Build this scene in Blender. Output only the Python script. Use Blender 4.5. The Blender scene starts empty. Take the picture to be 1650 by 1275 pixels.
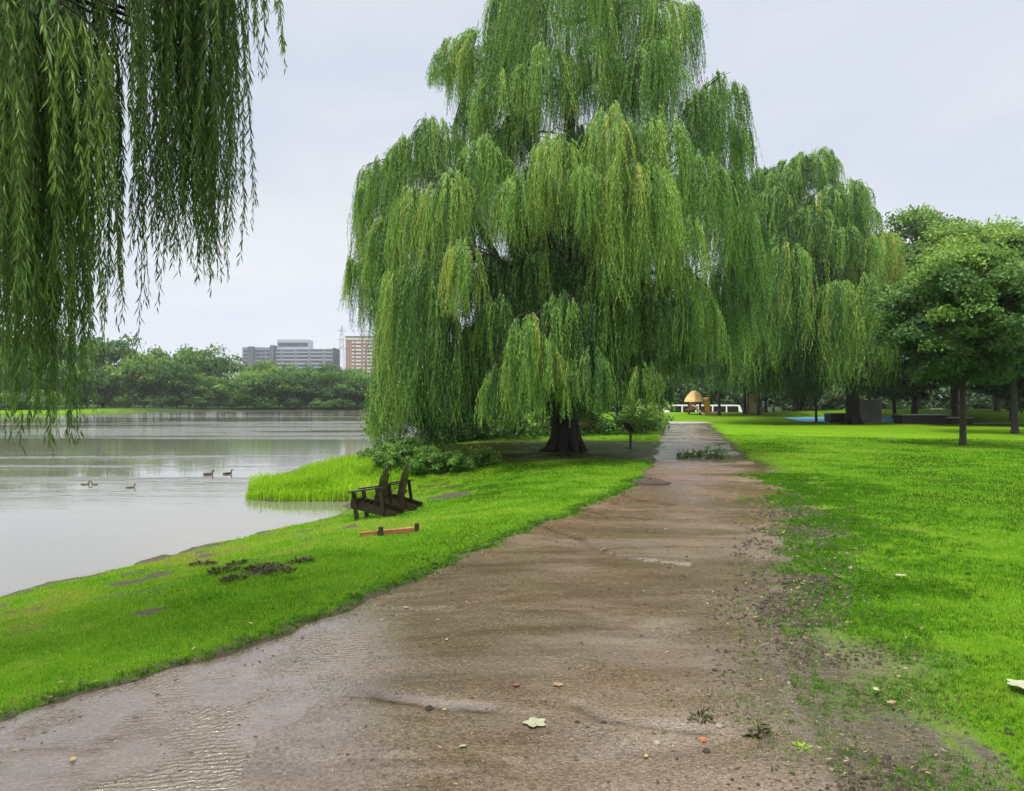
import bpy, math, random
import numpy as np
from mathutils import Vector, Matrix

C = bpy.context.scene.collection
F = 1200.0          # focal length in pixels of the photograph (1650 wide)
CX, HY = 825.0, 646.0
EYE = 1.65
WATER = -0.60
rad = math.radians

# ------------------------------------------------------------------ numbers
def hash2(i, j, seed):
    n = (i.astype(np.int64) * 374761393 + j.astype(np.int64) * 668265263 + seed * 974634777) & 0xFFFFFFFF
    n = ((n ^ (n >> 13)) * 1274126177) & 0xFFFFFFFF
    n = n ^ (n >> 16)
    return (n & 0xFFFF) / 65535.0

def vnoise(x, y, seed=0):
    x = np.asarray(x, float); y = np.asarray(y, float)
    i = np.floor(x); j = np.floor(y)
    u = x - i; v = y - j
    u = u * u * (3 - 2 * u); v = v * v * (3 - 2 * v)
    a = hash2(i, j, seed); b = hash2(i + 1, j, seed); c = hash2(i, j + 1, seed); d = hash2(i + 1, j + 1, seed)
    return (a * (1 - u) + b * u) * (1 - v) + (c * (1 - u) + d * u) * v

def fbm(x, y, seed=0, octv=4):
    s = 0; a = 0.5; t = 0
    for k in range(octv):
        s = s + a * vnoise(np.asarray(x) * 2 ** k + 17.3 * k, np.asarray(y) * 2 ** k - 9.1 * k, seed + k)
        t += a; a *= 0.5
    return s / t

def sm(a, b, x):
    t = np.clip((np.asarray(x, float) - a) / (b - a), 0, 1)
    return t * t * (3 - 2 * t)

def gp(px, py, z=0.0):
    d = F * (EYE - z) / (py - HY)
    return ((px - CX) / F * d, d)

def P(px, py, d):
    return Vector(((px - CX) / F * d, d, EYE - (py - HY) / F * d))

# ------------------------------------------------------------------ shoreline, path, terrain
near_shore = [(-16, -40), (-12.5, -12), (-9.2, -1)] + [gp(x, y, WATER) for x, y in
    [(0, 961), (100, 936), (200, 911), (300, 886), (400, 860), (450, 849), (500, 838), (545, 822), (575, 806), (622, 797),
     (604, 803), (560, 807), (500, 808), (440, 808), (398, 805), (408, 785), (470, 768), (540, 752), (583, 741)]] + \
    [(-6.0, 34), (-5.5, 46), (-3.5, 80), (4, 130), (25, 176)]
far_shore = [gp(x, y, WATER) for x, y in [(600, 661), (450, 661.5), (300, 662), (166, 664), (150, 666.5), (90, 668), (-200, 668.5)]] + [(-420, 118), (-420, -40)]
RIVER = np.array(near_shore + far_shore)

def river_dist(x, y):
    """signed distance to the river outline, positive on land"""
    x = np.asarray(x, float); y = np.asarray(y, float)
    best = np.full(x.shape, 1e18); inside = np.zeros(x.shape, bool)
    n = len(RIVER)
    for k in range(n):
        ax, ay = RIVER[k]; bx, by = RIVER[(k + 1) % n]
        dx, dy = bx - ax, by - ay
        t = np.clip(((x - ax) * dx + (y - ay) * dy) / (dx * dx + dy * dy), 0, 1)
        best = np.minimum(best, (x - ax - t * dx) ** 2 + (y - ay - t * dy) ** 2)
        cond = ((ay > y) != (by > y))
        with np.errstate(divide='ignore', invalid='ignore'):
            xi = ax + (y - ay) / (by - ay if by != ay else 1e-9) * dx
        inside ^= cond & (x < xi)
    d = np.sqrt(best)
    return np.where(inside, -d, d)

PE = [(683, 1070, 1136), (690, 1066, 1147), (710, 1062, 1170), (735, 1055, 1192), (750, 1048, 1216), (780, 1020, 1250),
      (800, 985, 1262), (830, 915, 1268), (850, 868, 1270), (880, 780, 1268), (920, 690, 1262), (960, 590, 1252),
      (1000, 490, 1246), (1050, 350, 1248), (1100, 175, 1256), (1150, 15, 1275), (1200, -150, 1300), (1275, -400, 1345), (1500, -1180, 1500)]
_py = np.array([gp(0, a)[1] for a, b, c in PE])[::-1]
_pl = np.array([gp(b, a)[0] for a, b, c in PE])[::-1]
_pr = np.array([gp(c, a)[0] for a, b, c in PE])[::-1]
_py = np.concatenate(([-20.0], _py)); _pl = np.concatenate(([_pl[0] - 6.5], _pl)); _pr = np.concatenate(([_pr[0] - 3.5], _pr))
PATH_END = 53.5

def path_l(y):
    y = np.asarray(y, float)
    return np.interp(y, _py, _pl) + (fbm(y * 1.3, y * 0 + 3, 5) - 0.5) * 0.35 + (vnoise(y * 9, y * 0, 8) - .5) * 0.10
def path_r(y):
    y = np.asarray(y, float)
    return np.interp(y, _py, _pr) + (fbm(y * 0.9, y * 0 + 9, 6) - 0.5) * 0.45

def in_path(x, y, soft=0.12):
    l = path_l(y); r = path_r(y)
    m = sm(0, soft, x - l) * sm(0, soft, r - x)
    return m * (np.asarray(y) < PATH_END + 1)

def H0(x, y, d=None):
    if d is None: d = river_dist(x, y)
    d = d + ((fbm(np.asarray(x) * 1.3, np.asarray(y) * 1.3, 33) - .5) * .9 + (vnoise(np.asarray(x) * 5, np.asarray(y) * 5, 34) - .5) * .12) * (np.asarray(y) < 60)
    z = np.where(d >= 0, WATER - 0.02 + 0.62 * (1 - (1 - np.clip(d / 4.7, 0, 1)) ** 1.22), WATER - 0.02 - 0.5 * np.clip(-d / 3, 0, 1))
    land = np.clip(d / 3.0, 0, 1)
    w = sm(2, 10, x)
    crest = 0.55 + 0.30 * sm(18, 40, x)
    m = crest * sm(54, 70, y) - (crest + 0.9) * sm(72, 84, y) + 0.9 * sm(112, 150, y)
    z = z + w * land * m
    roll = (fbm(x * 0.12, y * 0.12, 31) - 0.5) * 0.10 + (fbm(x * 0.9, y * 0.9, 32) - 0.5) * 0.05
    z = z + roll * land * sm(0.3, 2.5, d) * (1 - 0.8 * in_path(x, y, 0.6))
    return z

def grass_amount(x, y, d=None):
    """0..1: how much grass grows here"""
    if d is None: d = river_dist(x, y)
    x = np.asarray(x, float); y = np.asarray(y, float)
    l = path_l(y); r = path_r(y)
    ne = fbm(x * 3.1, y * 3.1, 45, 3)
    left = sm(0.0, 0.10, l - x) * sm(0.02, 0.40, d + (ne - .5) * 1.1)
    left = left * (1 - .8 * sm(.60, .70, ne) * sm(3.2, 1.2, d))
    n = fbm(x * 1.5, y * 1.5, 41); n2 = fbm(x * 6, y * 6, 42, 3)
    wid = 0.35 + 0.75 * sm(24, 6, y)
    n3 = fbm(x * 9, y * 6, 43, 2); near = sm(26, 12, y)
    right = sm(-0.30, wid + .15, (x - r) + (n - 0.5) * 1.5 * np.minimum(1, wid))
    t_ = np.clip((x - r + .60 + (n - .5) * .9) / 1.55, 0, 1)
    right = np.where(t_ > .98, 1, np.maximum(sm(.0, .16, t_ ** 1.25 * 1.15 - .58 * (1 - (.5 * n3 + .5 * n2)) - .18 * (1 - t_)) * (.12 + .88 * t_ ** 1.5), .0)) * near + right * (1 - near)
    # wet mud at the near right corner of the path
    mx = (x - 1.62 - 0.05 * (y - 3.4)) / 0.58; my = (y - 3.30) / 0.55
    right = right * (.06 + .94 * sm(0.5, 1.4, mx * mx + my * my + (n3 - 0.5) * 2.2))
    g = np.where(x < (l + r) / 2, left, right)
    g = np.where(y > PATH_END, 1.0, g)
    # thin grass in the middle of the path further on
    mid = sm(.62, .8, fbm(x * 1.1, y * 0.5, 55)) * sm(8.5, 11, y) * sm(19, 15, y) * np.exp(-((x - (l * .42 + r * .58)) / 0.55) ** 2) * (x > l + .4) * (x < r - .5)
    g = np.maximum(g, 0.75 * mid)
    # worn earth under the big willow, its soil colour darkened as painted canopy shade
    e = ((x - 1.9) / 5.2) ** 2 + ((y - 26.0) / 6.0) ** 2
    g = g * (1 - 0.65 * sm(1.15, 0.7, e + (n - .5) * .4))
    # bare spots on the bank
    for bx, by, br in BARE:
        g = g * sm(0.5, 1.2, ((x - bx) ** 2 + ((y - by) * 1.0) ** 2) / br ** 2 + (n2 - 0.5) * 1.3)
    return np.where(d < 0.02, 0, g)

def gpt(px, py):
    z = -.1
    for _ in range(12):
        x, y = gp(px, py, z); z = .5 * z + .5 * float(H0(np.array([x]), np.array([y]))[0])
    return gp(px, py, z)
BARE = [gpt(722, 800) + (0.45,), gpt(240, 985) + (0.14,), gpt(430, 918) + (0.20,), gpt(330, 908) + (0.13,), gpt(560, 850) + (.2,), gpt(500, 868) + (.16,)]

# ------------------------------------------------------------------ mesh helpers
def mesh_np(name, verts, loops, sizes, mat=None, parent=None, smooth=False, tone=None, attrs=None):
    me = bpy.data.meshes.new(name)
    verts = np.ascontiguousarray(verts, np.float32); loops = np.ascontiguousarray(loops, np.int32)
    sizes = np.ascontiguousarray(sizes, np.int32)
    me.vertices.add(len(verts)); me.vertices.foreach_set("co", verts.ravel())
    me.loops.add(len(loops)); me.loops.foreach_set("vertex_index", loops.ravel())
    me.polygons.add(len(sizes))
    st = np.zeros(len(sizes), np.int32); st[1:] = np.cumsum(sizes)[:-1]
    me.polygons.foreach_set("loop_start", st); me.polygons.foreach_set("loop_total", sizes)
    me.polygons.foreach_set("use_smooth", np.full(len(sizes), smooth, bool))
    if attrs is None: attrs = {}
    if tone is not None: attrs["tone"] = tone
    me.update(calc_edges=True)
    for k, v in attrs.items():
        a = me.attributes.new(k, 'FLOAT', 'POINT'); a.data.foreach_set("value", np.ascontiguousarray(v, np.float32))
    o = bpy.data.objects.new(name, me); C.objects.link(o)
    if mat: me.materials.append(mat)
    if parent: o.parent = parent
    return o

class MB:
    """collects boxes, tubes, prisms into one mesh"""
    def __init__(s): s.v = []; s.f = []
    def add(s, vs, fs):
        b = len(s.v); s.v += [tuple(v) for v in vs]; s.f += [tuple(b + i for i in f) for f in fs]
    def box(s, c, size, rot=None, bev=0.0):
        x, y, z = (k / 2 for k in size)
        if bev <= 0: bev = min(size) * 0.04
        vs = []; 
        b = min(bev, x * .9, y * .9, z * .9)
        # chamfered box: three vertices per corner
        idx = {}
        for sx in (-1, 1):
            for sy in (-1, 1):
                for sz in (-1, 1):
                    for a in range(3):
                        p = [sx * (x - b), sy * (y - b), sz * (z - b)]
                        p[a] = (sx * x, sy * y, sz * z)[a]
                        idx[(sx, sy, sz, a)] = len(vs); vs.append(p)
        fs = []
        S = ((-1, -1), (1, -1), (1, 1), (-1, 1))
        for a in range(3):
            o1, o2 = (a + 1) % 3, (a + 2) % 3
            for sg in (-1, 1):
                q = []
                for p, r in S:
                    t = [0, 0, 0]; t[a] = sg; t[o1] = p; t[o2] = r
                    q.append(idx[tuple(t) + (a,)])
                fs.append(q if sg > 0 else q[::-1])
            # edges parallel to axis a
            for p in (-1, 1):
                for r in (-1, 1):
                    t0 = [0, 0, 0]; t0[o1] = p; t0[o2] = r
                    t1 = list(t0); t0[a] = -1; t1[a] = 1
                    q = [idx[tuple(t0) + (o1,)], idx[tuple(t1) + (o1,)], idx[tuple(t1) + (o2,)], idx[tuple(t0) + (o2,)]]
                    fs.append(q if p * r > 0 else q[::-1])
        for sx in (-1, 1):
            for sy in (-1, 1):
                for sz in (-1, 1):
                    q = [idx[(sx, sy, sz, k)] for k in range(3)]
                    fs.append(q if sx * sy * sz > 0 else q[::-1])
        R = rot if rot is not None else Matrix.Identity(3)
        c = Vector(c)
        s.add([R @ Vector(v) + c for v in vs], fs)
    def tube(s, pts, rs, n=8, cap=True, wob=0.0, seed=0):
        pts = [Vector(p) for p in pts]; rg = random.Random(seed)
        rings = []; prev = None
        for i, p in enumerate(pts):
            t = (pts[min(i + 1, len(pts) - 1)] - pts[max(i - 1, 0)]).normalized()
            if prev is None:
                a = t.orthogonal().normalized()
            else:
                a = (prev - t * prev.dot(t)).normalized()
            prev = a; b = t.cross(a)
            r = rs[i] if hasattr(rs, '__len__') else rs
            rings.append([p + (a * math.cos(q) + b * math.sin(q)) * r * (1 + rg.uniform(-wob, wob)) for q in (2 * math.pi * k / n for k in range(n))])
        vs = [v for r in rings for v in r]; fs = []
        for i in range(len(rings) - 1):
            for k in range(n):
                fs.append((i * n + k, i * n + (k + 1) % n, (i + 1) * n + (k + 1) % n, (i + 1) * n + k))
        if cap:
            fs.append(tuple(range(n))[::-1]); fs.append(tuple((len(rings) - 1) * n + k for k in range(n)))
        s.add(vs, fs)
    def prism(s, poly, axis_from, axis_to):
        """poly: list of 3d points (one end), extruded by axis_to-axis_from"""
        d = Vector(axis_to) - Vector(axis_from); n = len(poly)
        vs = [Vector(p) for p in poly] + [Vector(p) + d for p in poly]
        fs = [tuple(range(n))[::-1], tuple(range(n, 2 * n))] + [(k, (k + 1) % n, n + (k + 1) % n, n + k) for k in range(n)]
        s.add(vs, fs)
    def lathe(s, prof, n=16, c=(0, 0, 0)):
        vs = []; fs = []; m = len(prof)
        for r, z in prof:
            for k in range(n):
                q = 2 * math.pi * k / n; vs.append((c[0] + r * math.cos(q), c[1] + r * math.sin(q), c[2] + z))
        for i in range(m - 1):
            for k in range(n):
                fs.append((i * n + k, i * n + (k + 1) % n, (i + 1) * n + (k + 1) % n, (i + 1) * n + k))
        fs.append(tuple(range(n))[::-1]); fs.append(tuple((m - 1) * n + k for k in range(n)))
        s.add(vs, fs)
    def build(s, name, mat, parent=None, smooth=False):
        loops = [i for f in s.f for i in f]; sizes = [len(f) for f in s.f]
        return mesh_np(name, np.array(s.v), np.array(loops), np.array(sizes), mat, parent, smooth)

def tag(o, label=None, cat=None, group=None, kind=None):
    if label: o["label"] = label
    if cat: o["category"] = cat
    if group: o["group"] = group
    if kind: o["kind"] = kind
    return o
def empty(name, loc, rz=0.0):
    o = bpy.data.objects.new(name, None); C.objects.link(o); o.location = loc; o.rotation_euler = (0, 0, rz); o.empty_display_size = .2
    return o
def copy_tree(o, parent=None):
    c = o.copy(); C.objects.link(c)
    if parent: c.parent = parent
    for ch in list(o.children): copy_tree(ch, c)
    return c
def HZ(x, y): return float(H0(np.array([x]), np.array([y]))[0])

# ------------------------------------------------------------------ materials
def new_mat(name):
    m = bpy.data.materials.new(name); m.use_nodes = True
    nt = m.node_tree; b = nt.nodes["Principled BSDF"]
    return m, nt, b
def node(nt, t, **kw):
    n = nt.nodes.new(t)
    for k, v in kw.items():
        if k in n.inputs: n.inputs[k].default_value = v
        else: setattr(n, k, v)
    return n
def pos_mapped(nt, scale=(1, 1, 1), rz=0.0):
    g = node(nt, 'ShaderNodeNewGeometry'); m = node(nt, 'ShaderNodeMapping'); m.inputs['Scale'].default_value = scale
    m.inputs['Rotation'].default_value = (0, 0, rz)
    nt.links.new(g.outputs['Position'], m.inputs['Vector']); return m.outputs['Vector']
def noise(nt, vec, scale, detail=4, rough=.55, dist=0.0):
    n = node(nt, 'ShaderNodeTexNoise'); n.inputs['Scale'].default_value = scale; n.inputs['Detail'].default_value = detail
    n.inputs['Roughness'].default_value = rough; n.inputs['Distortion'].default_value = dist
    if vec is not None: nt.links.new(vec, n.inputs['Vector'])
    return n.outputs['Fac']
def ramp(nt, fac, stops, interp='LINEAR'):
    r = node(nt, 'ShaderNodeValToRGB'); r.color_ramp.interpolation = interp
    e = r.color_ramp.elements
    while len(e) < len(stops): e.new(0.5)
    for k, (p, c) in enumerate(stops):
        e[k].position = p; e[k].color = tuple(c) + (1,) if len(c) == 3 else c
    nt.links.new(fac, r.inputs['Fac']); return r.outputs['Color']
def mapr(nt, fac, a, b, c, d):
    m = node(nt, 'ShaderNodeMapRange'); m.inputs['From Min'].default_value = a; m.inputs['From Max'].default_value = b
    m.inputs['To Min'].default_value = c; m.inputs['To Max'].default_value = d; m.interpolation_type = 'SMOOTHSTEP'
    nt.links.new(fac, m.inputs['Value']); return m.outputs['Result']
def mix(nt, fac, a, b, mode='MIX'):
    m = node(nt, 'ShaderNodeMix'); m.data_type = 'RGBA'; m.blend_type = mode
    for k, v in ((0, fac), (6, a), (7, b)):
        if isinstance(v, (int, float)): m.inputs[k].default_value = v
        elif isinstance(v, tuple): m.inputs[k].default_value = v + (1,) if len(v) == 3 else v
        else: nt.links.new(v, m.inputs[k])
    return m.outputs[2]
def math_n(nt, op, a, b=0.0):
    m = node(nt, 'ShaderNodeMath'); m.operation = op
    for k, v in ((0, a), (1, b)):
        if isinstance(v, (int, float)): m.inputs[k].default_value = v
        else: nt.links.new(v, m.inputs[k])
    return m.outputs[0]
def bump(nt, h, strength, dist=0.02, prev=None):
    b = node(nt, 'ShaderNodeBump'); b.inputs['Strength'].default_value = strength if isinstance(strength, (int, float)) else 1
    if not isinstance(strength, (int, float)): nt.links.new(strength, b.inputs['Strength'])
    b.inputs['Distance'].default_value = dist; nt.links.new(h, b.inputs['Height'])
    if prev is not None: nt.links.new(prev, b.inputs['Normal'])
    return b.outputs['Normal']
def attr(nt, name):
    a = node(nt, 'ShaderNodeAttribute'); a.attribute_name = name; return a.outputs['Fac']

def plain(name, col, rough=.6, var=.25, scale=3.0, bump_s=.15, metallic=0.0, spec=.5):
    m, nt, b = new_mat(name)
    tc = node(nt, 'ShaderNodeTexCoord')
    f = noise(nt, tc.outputs['Object'], scale, 6, .65)
    c = ramp(nt, f, [(0.25, tuple(k * (1 - var) for k in col)), (0.75, tuple(min(1, k * (1 + var)) for k in col))])
    nt.links.new(c, b.inputs['Base Color'])
    b.inputs['Roughness'].default_value = rough; b.inputs['Metallic'].default_value = metallic; b.inputs['Specular IOR Level'].default_value = spec
    if bump_s:
        f2 = noise(nt, tc.outputs['Object'], scale * 9, 4)
        nt.links.new(bump(nt, f2, bump_s, .01), b.inputs['Normal'])
    return m

def leaf_mat(name, stops, trans=.35, rough=.5, obj_var=0.0, spec=.35):
    m, nt, b = new_mat(name)
    t = attr(nt, "tone")
    if obj_var:
        oi = node(nt, 'ShaderNodeObjectInfo')
        t = math_n(nt, 'ADD', t, mapr(nt, oi.outputs['Random'], 0, 1, -obj_var, obj_var))
    c = ramp(nt, t, stops)
    nt.links.new(c, b.inputs['Base Color']); b.inputs['Roughness'].default_value = rough
    b.inputs['Specular IOR Level'].default_value = spec
    tr = node(nt, 'ShaderNodeBsdfTranslucent'); nt.links.new(c, tr.inputs['Color'])
    mx = node(nt, 'ShaderNodeMixShader'); mx.inputs['Fac'].default_value = trans
    nt.links.new(b.outputs[0], mx.inputs[1]); nt.links.new(tr.outputs[0], mx.inputs[2])
    nt.links.new(mx.outputs[0], nt.nodes['Material Output'].inputs['Surface'])
    return m

M = {}
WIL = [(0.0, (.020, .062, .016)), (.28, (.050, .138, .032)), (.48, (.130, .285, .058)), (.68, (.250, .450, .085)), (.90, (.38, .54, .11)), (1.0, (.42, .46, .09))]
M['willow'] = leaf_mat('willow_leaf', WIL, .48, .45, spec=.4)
M['willow_near'] = leaf_mat('willow_leaf_close', [(0, (.026, .075, .015)), (.4, (.082, .185, .032)), (.75, (.19, .33, .055)), (1, (.32, .43, .09))], .5, .42, spec=.5)
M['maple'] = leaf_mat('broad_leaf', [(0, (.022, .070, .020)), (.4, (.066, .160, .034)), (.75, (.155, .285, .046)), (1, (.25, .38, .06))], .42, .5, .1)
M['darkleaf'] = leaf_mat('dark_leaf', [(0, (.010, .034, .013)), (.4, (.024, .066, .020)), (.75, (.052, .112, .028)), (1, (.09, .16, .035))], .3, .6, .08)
M['fartree'] = leaf_mat('far_leaf', [(0, (.012, .052, .016)), (.4, (.036, .115, .024)), (.75, (.092, .210, .030)), (1, (.18, .31, .045))], .4, .6, .16)
M['shrub'] = leaf_mat('shrub_leaf', [(0, (.026, .080, .014)), (.5, (.080, .205, .028)), (1, (.24, .42, .08))], .35, .5)
M['grass'] = leaf_mat('grass_blade', [(0, (.036, .112, .010)), (.35, (.108, .295, .016)), (.7, (.198, .435, .026)), (.9, (.29, .46, .05)), (1, (.36, .35, .08))], .5, .75, spec=.04)
M['sedge'] = leaf_mat('sedge_blade', [(0, (.10, .24, .010)), (.5, (.28, .52, .020)), (1, (.44, .62, .06))], .5, .6, spec=.08)

def bark(name, a, b_, sc=(6, 6, 1.2)):
    m, nt, b = new_mat(name)
    tc = node(nt, 'ShaderNodeTexCoord'); mp = node(nt, 'ShaderNodeMapping'); mp.inputs['Scale'].default_value = sc
    nt.links.new(tc.outputs['Object'], mp.inputs['Vector'])
    f = noise(nt, mp.outputs['Vector'], 2.5, 8, .7, .6)
    nt.links.new(ramp(nt, f, [(.3, a), (.7, b_)]), b.inputs['Base Color']); b.inputs['Roughness'].default_value = .85
    nt.links.new(bump(nt, f, .9, .05), b.inputs['Normal'])
    return m
M['bark'] = bark('willow_bark', (.006, .005, .005), (.030, .025, .021))
M['bark2'] = bark('tree_bark', (.022, .019, .017), (.075, .065, .058))
M['twig'] = bark('twig_bark', (.05, .06, .02), (.12, .12, .04))

# wet earth of the path, shared by path and bare ground
def mud_nodes(nt):
    v = pos_mapped(nt)
    big = noise(nt, v, .55, 5, .6, .4)
    vs = pos_mapped(nt, (.55, 2.2, 1), .25)
    str_ = noise(nt, vs, .9, 6, .6, .8)
    fine = noise(nt, v, 48, 5, .8)
    base = ramp(nt, str_, [(.30, (.054, .036, .022)), (.45, (.106, .078, .052)), (.58, (.135, .102, .070)), (.74, (.122, .070, .034))])
    base = mix(nt, mapr(nt, big, .46, .64, 0, .75), base, (.165, .138, .112))
    g = node(nt, 'ShaderNodeNewGeometry'); sx = node(nt, 'ShaderNodeSeparateXYZ'); nt.links.new(g.outputs['Position'], sx.inputs[0])
    red = math_n(nt, 'MULTIPLY', mapr(nt, sx.outputs['Y'], 7.5, 12.5, 0, 1), mapr(nt, sx.outputs['Y'], 24, 19, 0, 1))
    red = math_n(nt, 'MULTIPLY', red, mapr(nt, big, .3, .6, .35, 1.0))
    base = mix(nt, red, base, (.170, .088, .045))
    stain = noise(nt, pos_mapped(nt, (.35, 1.5, 1), -.15), 1.3, 6, .65, 1.2)
    base = mix(nt, mapr(nt, stain, .47, .62, 0, .85), base, (.062, .036, .018))
    silt = noise(nt, pos_mapped(nt, (.45, 1.1, 1), .3), 1.0, 5, .6, .9)
    base = mix(nt, mapr(nt, silt, .54, .68, 0, .7), base, (.20, .175, .155))
    cm = math_n(nt, 'MULTIPLY', mapr(nt, sx.outputs['X'], 1.15, 1.6, 0, 1), mapr(nt, sx.outputs['Y'], 5.6, 4.2, 0, 1))
    cn = noise(nt, v, 3.2, 5, .65, .5)
    base = mix(nt, math_n(nt, 'MULTIPLY', cm, mapr(nt, cn, .40, .58, .1, .92)), base, (.028, .021, .015))
    base = mix(nt, math_n(nt, 'MULTIPLY', mapr(nt, sx.outputs['X'], .9, 1.3, 0, .5), mapr(nt, sx.outputs['Y'], 14, 9, 0, 1)), base, mix(nt, .5, base, (.040, .036, .016)))
    far = mapr(nt, sx.outputs['Y'], 20, 23, 0, 1)
    base = mix(nt, math_n(nt, 'MULTIPLY', far, .8), base, (.10, .097, .10))
    base = mix(nt, mapr(nt, fine, .36, .62, 0, 1), mix(nt, .72, base, (.03, .024, .02)), mix(nt, .26, base, (.24, .20, .165)))
    vo = node(nt, 'ShaderNodeTexVoronoi'); vo.inputs['Scale'].default_value = 70; nt.links.new(v, vo.inputs['Vector'])
    pale = math_n(nt, 'MULTIPLY', math_n(nt, 'LESS_THAN', vo.outputs['Distance'], .28), math_n(nt, 'GREATER_THAN', noise(nt, v, 37, 2), .60))
    base = mix(nt, math_n(nt, 'MULTIPLY', pale, .75), base, (.32, .28, .24))
    wet = mapr(nt, noise(nt, pos_mapped(nt, (.5, 1, 1), .5), .8, 4, .55, .3), .42, .64, .09, .46)
    wl_ = mapr(nt, sx.outputs['X'], .9, -.9, 0, 1); wl_ = math_n(nt, 'MULTIPLY', wl_, mapr(nt, sx.outputs['Y'], 9, 6, 0, 1))
    wet = mix(nt, math_n(nt, 'MULTIPLY', wl_, .75), wet, (.12, .12, .12))
    wet = mix(nt, math_n(nt, 'MULTIPLY', cm, mapr(nt, cn, .50, .40, 0, 1)), wet, (.06, .06, .06))
    h = math_n(nt, 'ADD', math_n(nt, 'MULTIPLY', fine, .5), math_n(nt, 'MULTIPLY', vo.outputs['Distance'], .8))
    nrm = bump(nt, h, mapr(nt, wet, .12, .5, .15, .6), .010)
    nrm = bump(nt, noise(nt, vs, 5, 5, .6, .5), .22, .03, nrm)
    base = mix(nt, 1.0, base, (.98, .925, .85), 'MULTIPLY')
    return base, wet, nrm

m, nt, b = new_mat('wet_earth'); c_, r_, n_ = mud_nodes(nt)
c_ = mix(nt, math_n(nt, 'MULTIPLY', attr(nt, 'rill'), .85), c_, (.030, .020, .012))
nt.links.new(c_, b.inputs['Base Color']); nt.links.new(r_, b.inputs['Roughness']); nt.links.new(n_, b.inputs['Normal'])
b.inputs['Specular IOR Level'].default_value = .75
M['path'] = m

m, nt, b = new_mat('lawn_ground'); c_, r_, n_ = mud_nodes(nt)
v = pos_mapped(nt)
g = node(nt, 'ShaderNodeNewGeometry'); sxx = node(nt, 'ShaderNodeSeparateXYZ'); nt.links.new(g.outputs['Position'], sxx.inputs[0])
g1 = noise(nt, v, .35, 5, .6); g2 = noise(nt, v, 9, 5, .75); g3 = noise(nt, v, 2.1, 4, .65)
gc = ramp(nt, g2, [(.28, (.045, .115, .004)), (.5, (.080, .185, .005)), (.72, (.130, .250, .007))])
gc = mix(nt, mapr(nt, g1, .44, .62, 0, .5), gc, (.135, .235, .008))
gc = mix(nt, mapr(nt, g3, .52, .70, 0, .6), gc, (.045, .125, .006))
soil = mix(nt, mapr(nt, sxx.outputs['Y'], 17, 20, .28, .92), c_, (.030, .038, .010))  # bare soil further back darkened: the willow's canopy shade painted into its colour
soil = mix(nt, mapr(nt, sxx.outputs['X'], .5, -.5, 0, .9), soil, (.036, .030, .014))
ga = attr(nt, 'g'); under = attr(nt, 'blades')
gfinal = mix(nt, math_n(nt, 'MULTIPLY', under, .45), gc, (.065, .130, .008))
gfinal = mix(nt, mapr(nt, sxx.outputs['Y'], 148, 165, 0, .97), gfinal, (.028, .052, .014))
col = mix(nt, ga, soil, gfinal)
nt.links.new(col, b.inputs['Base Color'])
rs_ = mix(nt, mapr(nt, sxx.outputs['X'], .5, -.5, 0, 1), r_, (.85, .85, .85))
nt.links.new(mix(nt, ga, rs_, (.8, .8, .8)), b.inputs['Roughness'])
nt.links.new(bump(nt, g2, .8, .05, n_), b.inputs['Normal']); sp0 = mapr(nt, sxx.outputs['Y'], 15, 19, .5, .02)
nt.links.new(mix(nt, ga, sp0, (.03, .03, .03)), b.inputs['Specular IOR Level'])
M['ground'] = m

# river
m, nt, b = new_mat('river_water')
b.inputs['Base Color'].default_value = (.13, .13, .108, 1); b.inputs['IOR'].default_value = 2.2
g = node(nt, 'ShaderNodeNewGeometry'); sx = node(nt, 'ShaderNodeSeparateXYZ'); nt.links.new(g.outputs['Position'], sx.inputs[0])
bands = noise(nt, pos_mapped(nt, (.016, .13, 1), -.10), 1.0, 4, .6, .5)
fary = mapr(nt, sx.outputs['Y'], 14, 34, 0.06, 1)
amp = math_n(nt, 'MULTIPLY', mapr(nt, bands, .50, .60, .04, 1), fary)
wv = noise(nt, pos_mapped(nt, (1, 2.4, 1), -.2), 2.2, 3, .6)
wv2 = noise(nt, pos_mapped(nt, (1, 2.2, 1), -.1), .55, 3, .55)
nrm = bump(nt, wv, math_n(nt, 'MULTIPLY', amp, .62), .10)
nrm = bump(nt, wv2, math_n(nt, 'MULTIPLY', amp, .5), .20, nrm)
nt.links.new(nrm, b.inputs['Normal'])
nt.links.new(mapr(nt, bands, .50, .60, .02, .07), b.inputs['Roughness'])
M['river'] = m

# shallow muddy water on the path
m, nt, b = new_mat('puddle_water')
v = pos_mapped(nt)
c_, r_, n_ = mud_nodes(nt)
nt.links.new(mix(nt, .35, c_, (.155, .135, .120)), b.inputs['Base Color'])
b.inputs['Roughness'].default_value = .13; b.inputs['IOR'].default_value = 1.95
w = node(nt, 'ShaderNodeTexWave'); w.inputs['Scale'].default_value = 5.2; w.inputs['Distortion'].default_value = 9.0; w.inputs['Detail'].default_value = 4; w.inputs['Detail Scale'].default_value = 1.6; w.inputs['Detail Roughness'].default_value = .65
nt.links.new(pos_mapped(nt, (1, 1.5, 1), 1.25), w.inputs['Vector'])
w2 = node(nt, 'ShaderNodeTexWave'); w2.inputs['Scale'].default_value = 6.5; w2.inputs['Distortion'].default_value = 12.0; w2.inputs['Detail'].default_value = 4; w2.inputs['Detail Scale'].default_value = 2.0
nt.links.new(pos_mapped(nt, (1, 1.2, 1), .35), w2.inputs['Vector'])
rn = noise(nt, pos_mapped(nt, (1, 1.6, 1), .3), 26, 4, .65, .6)
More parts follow.
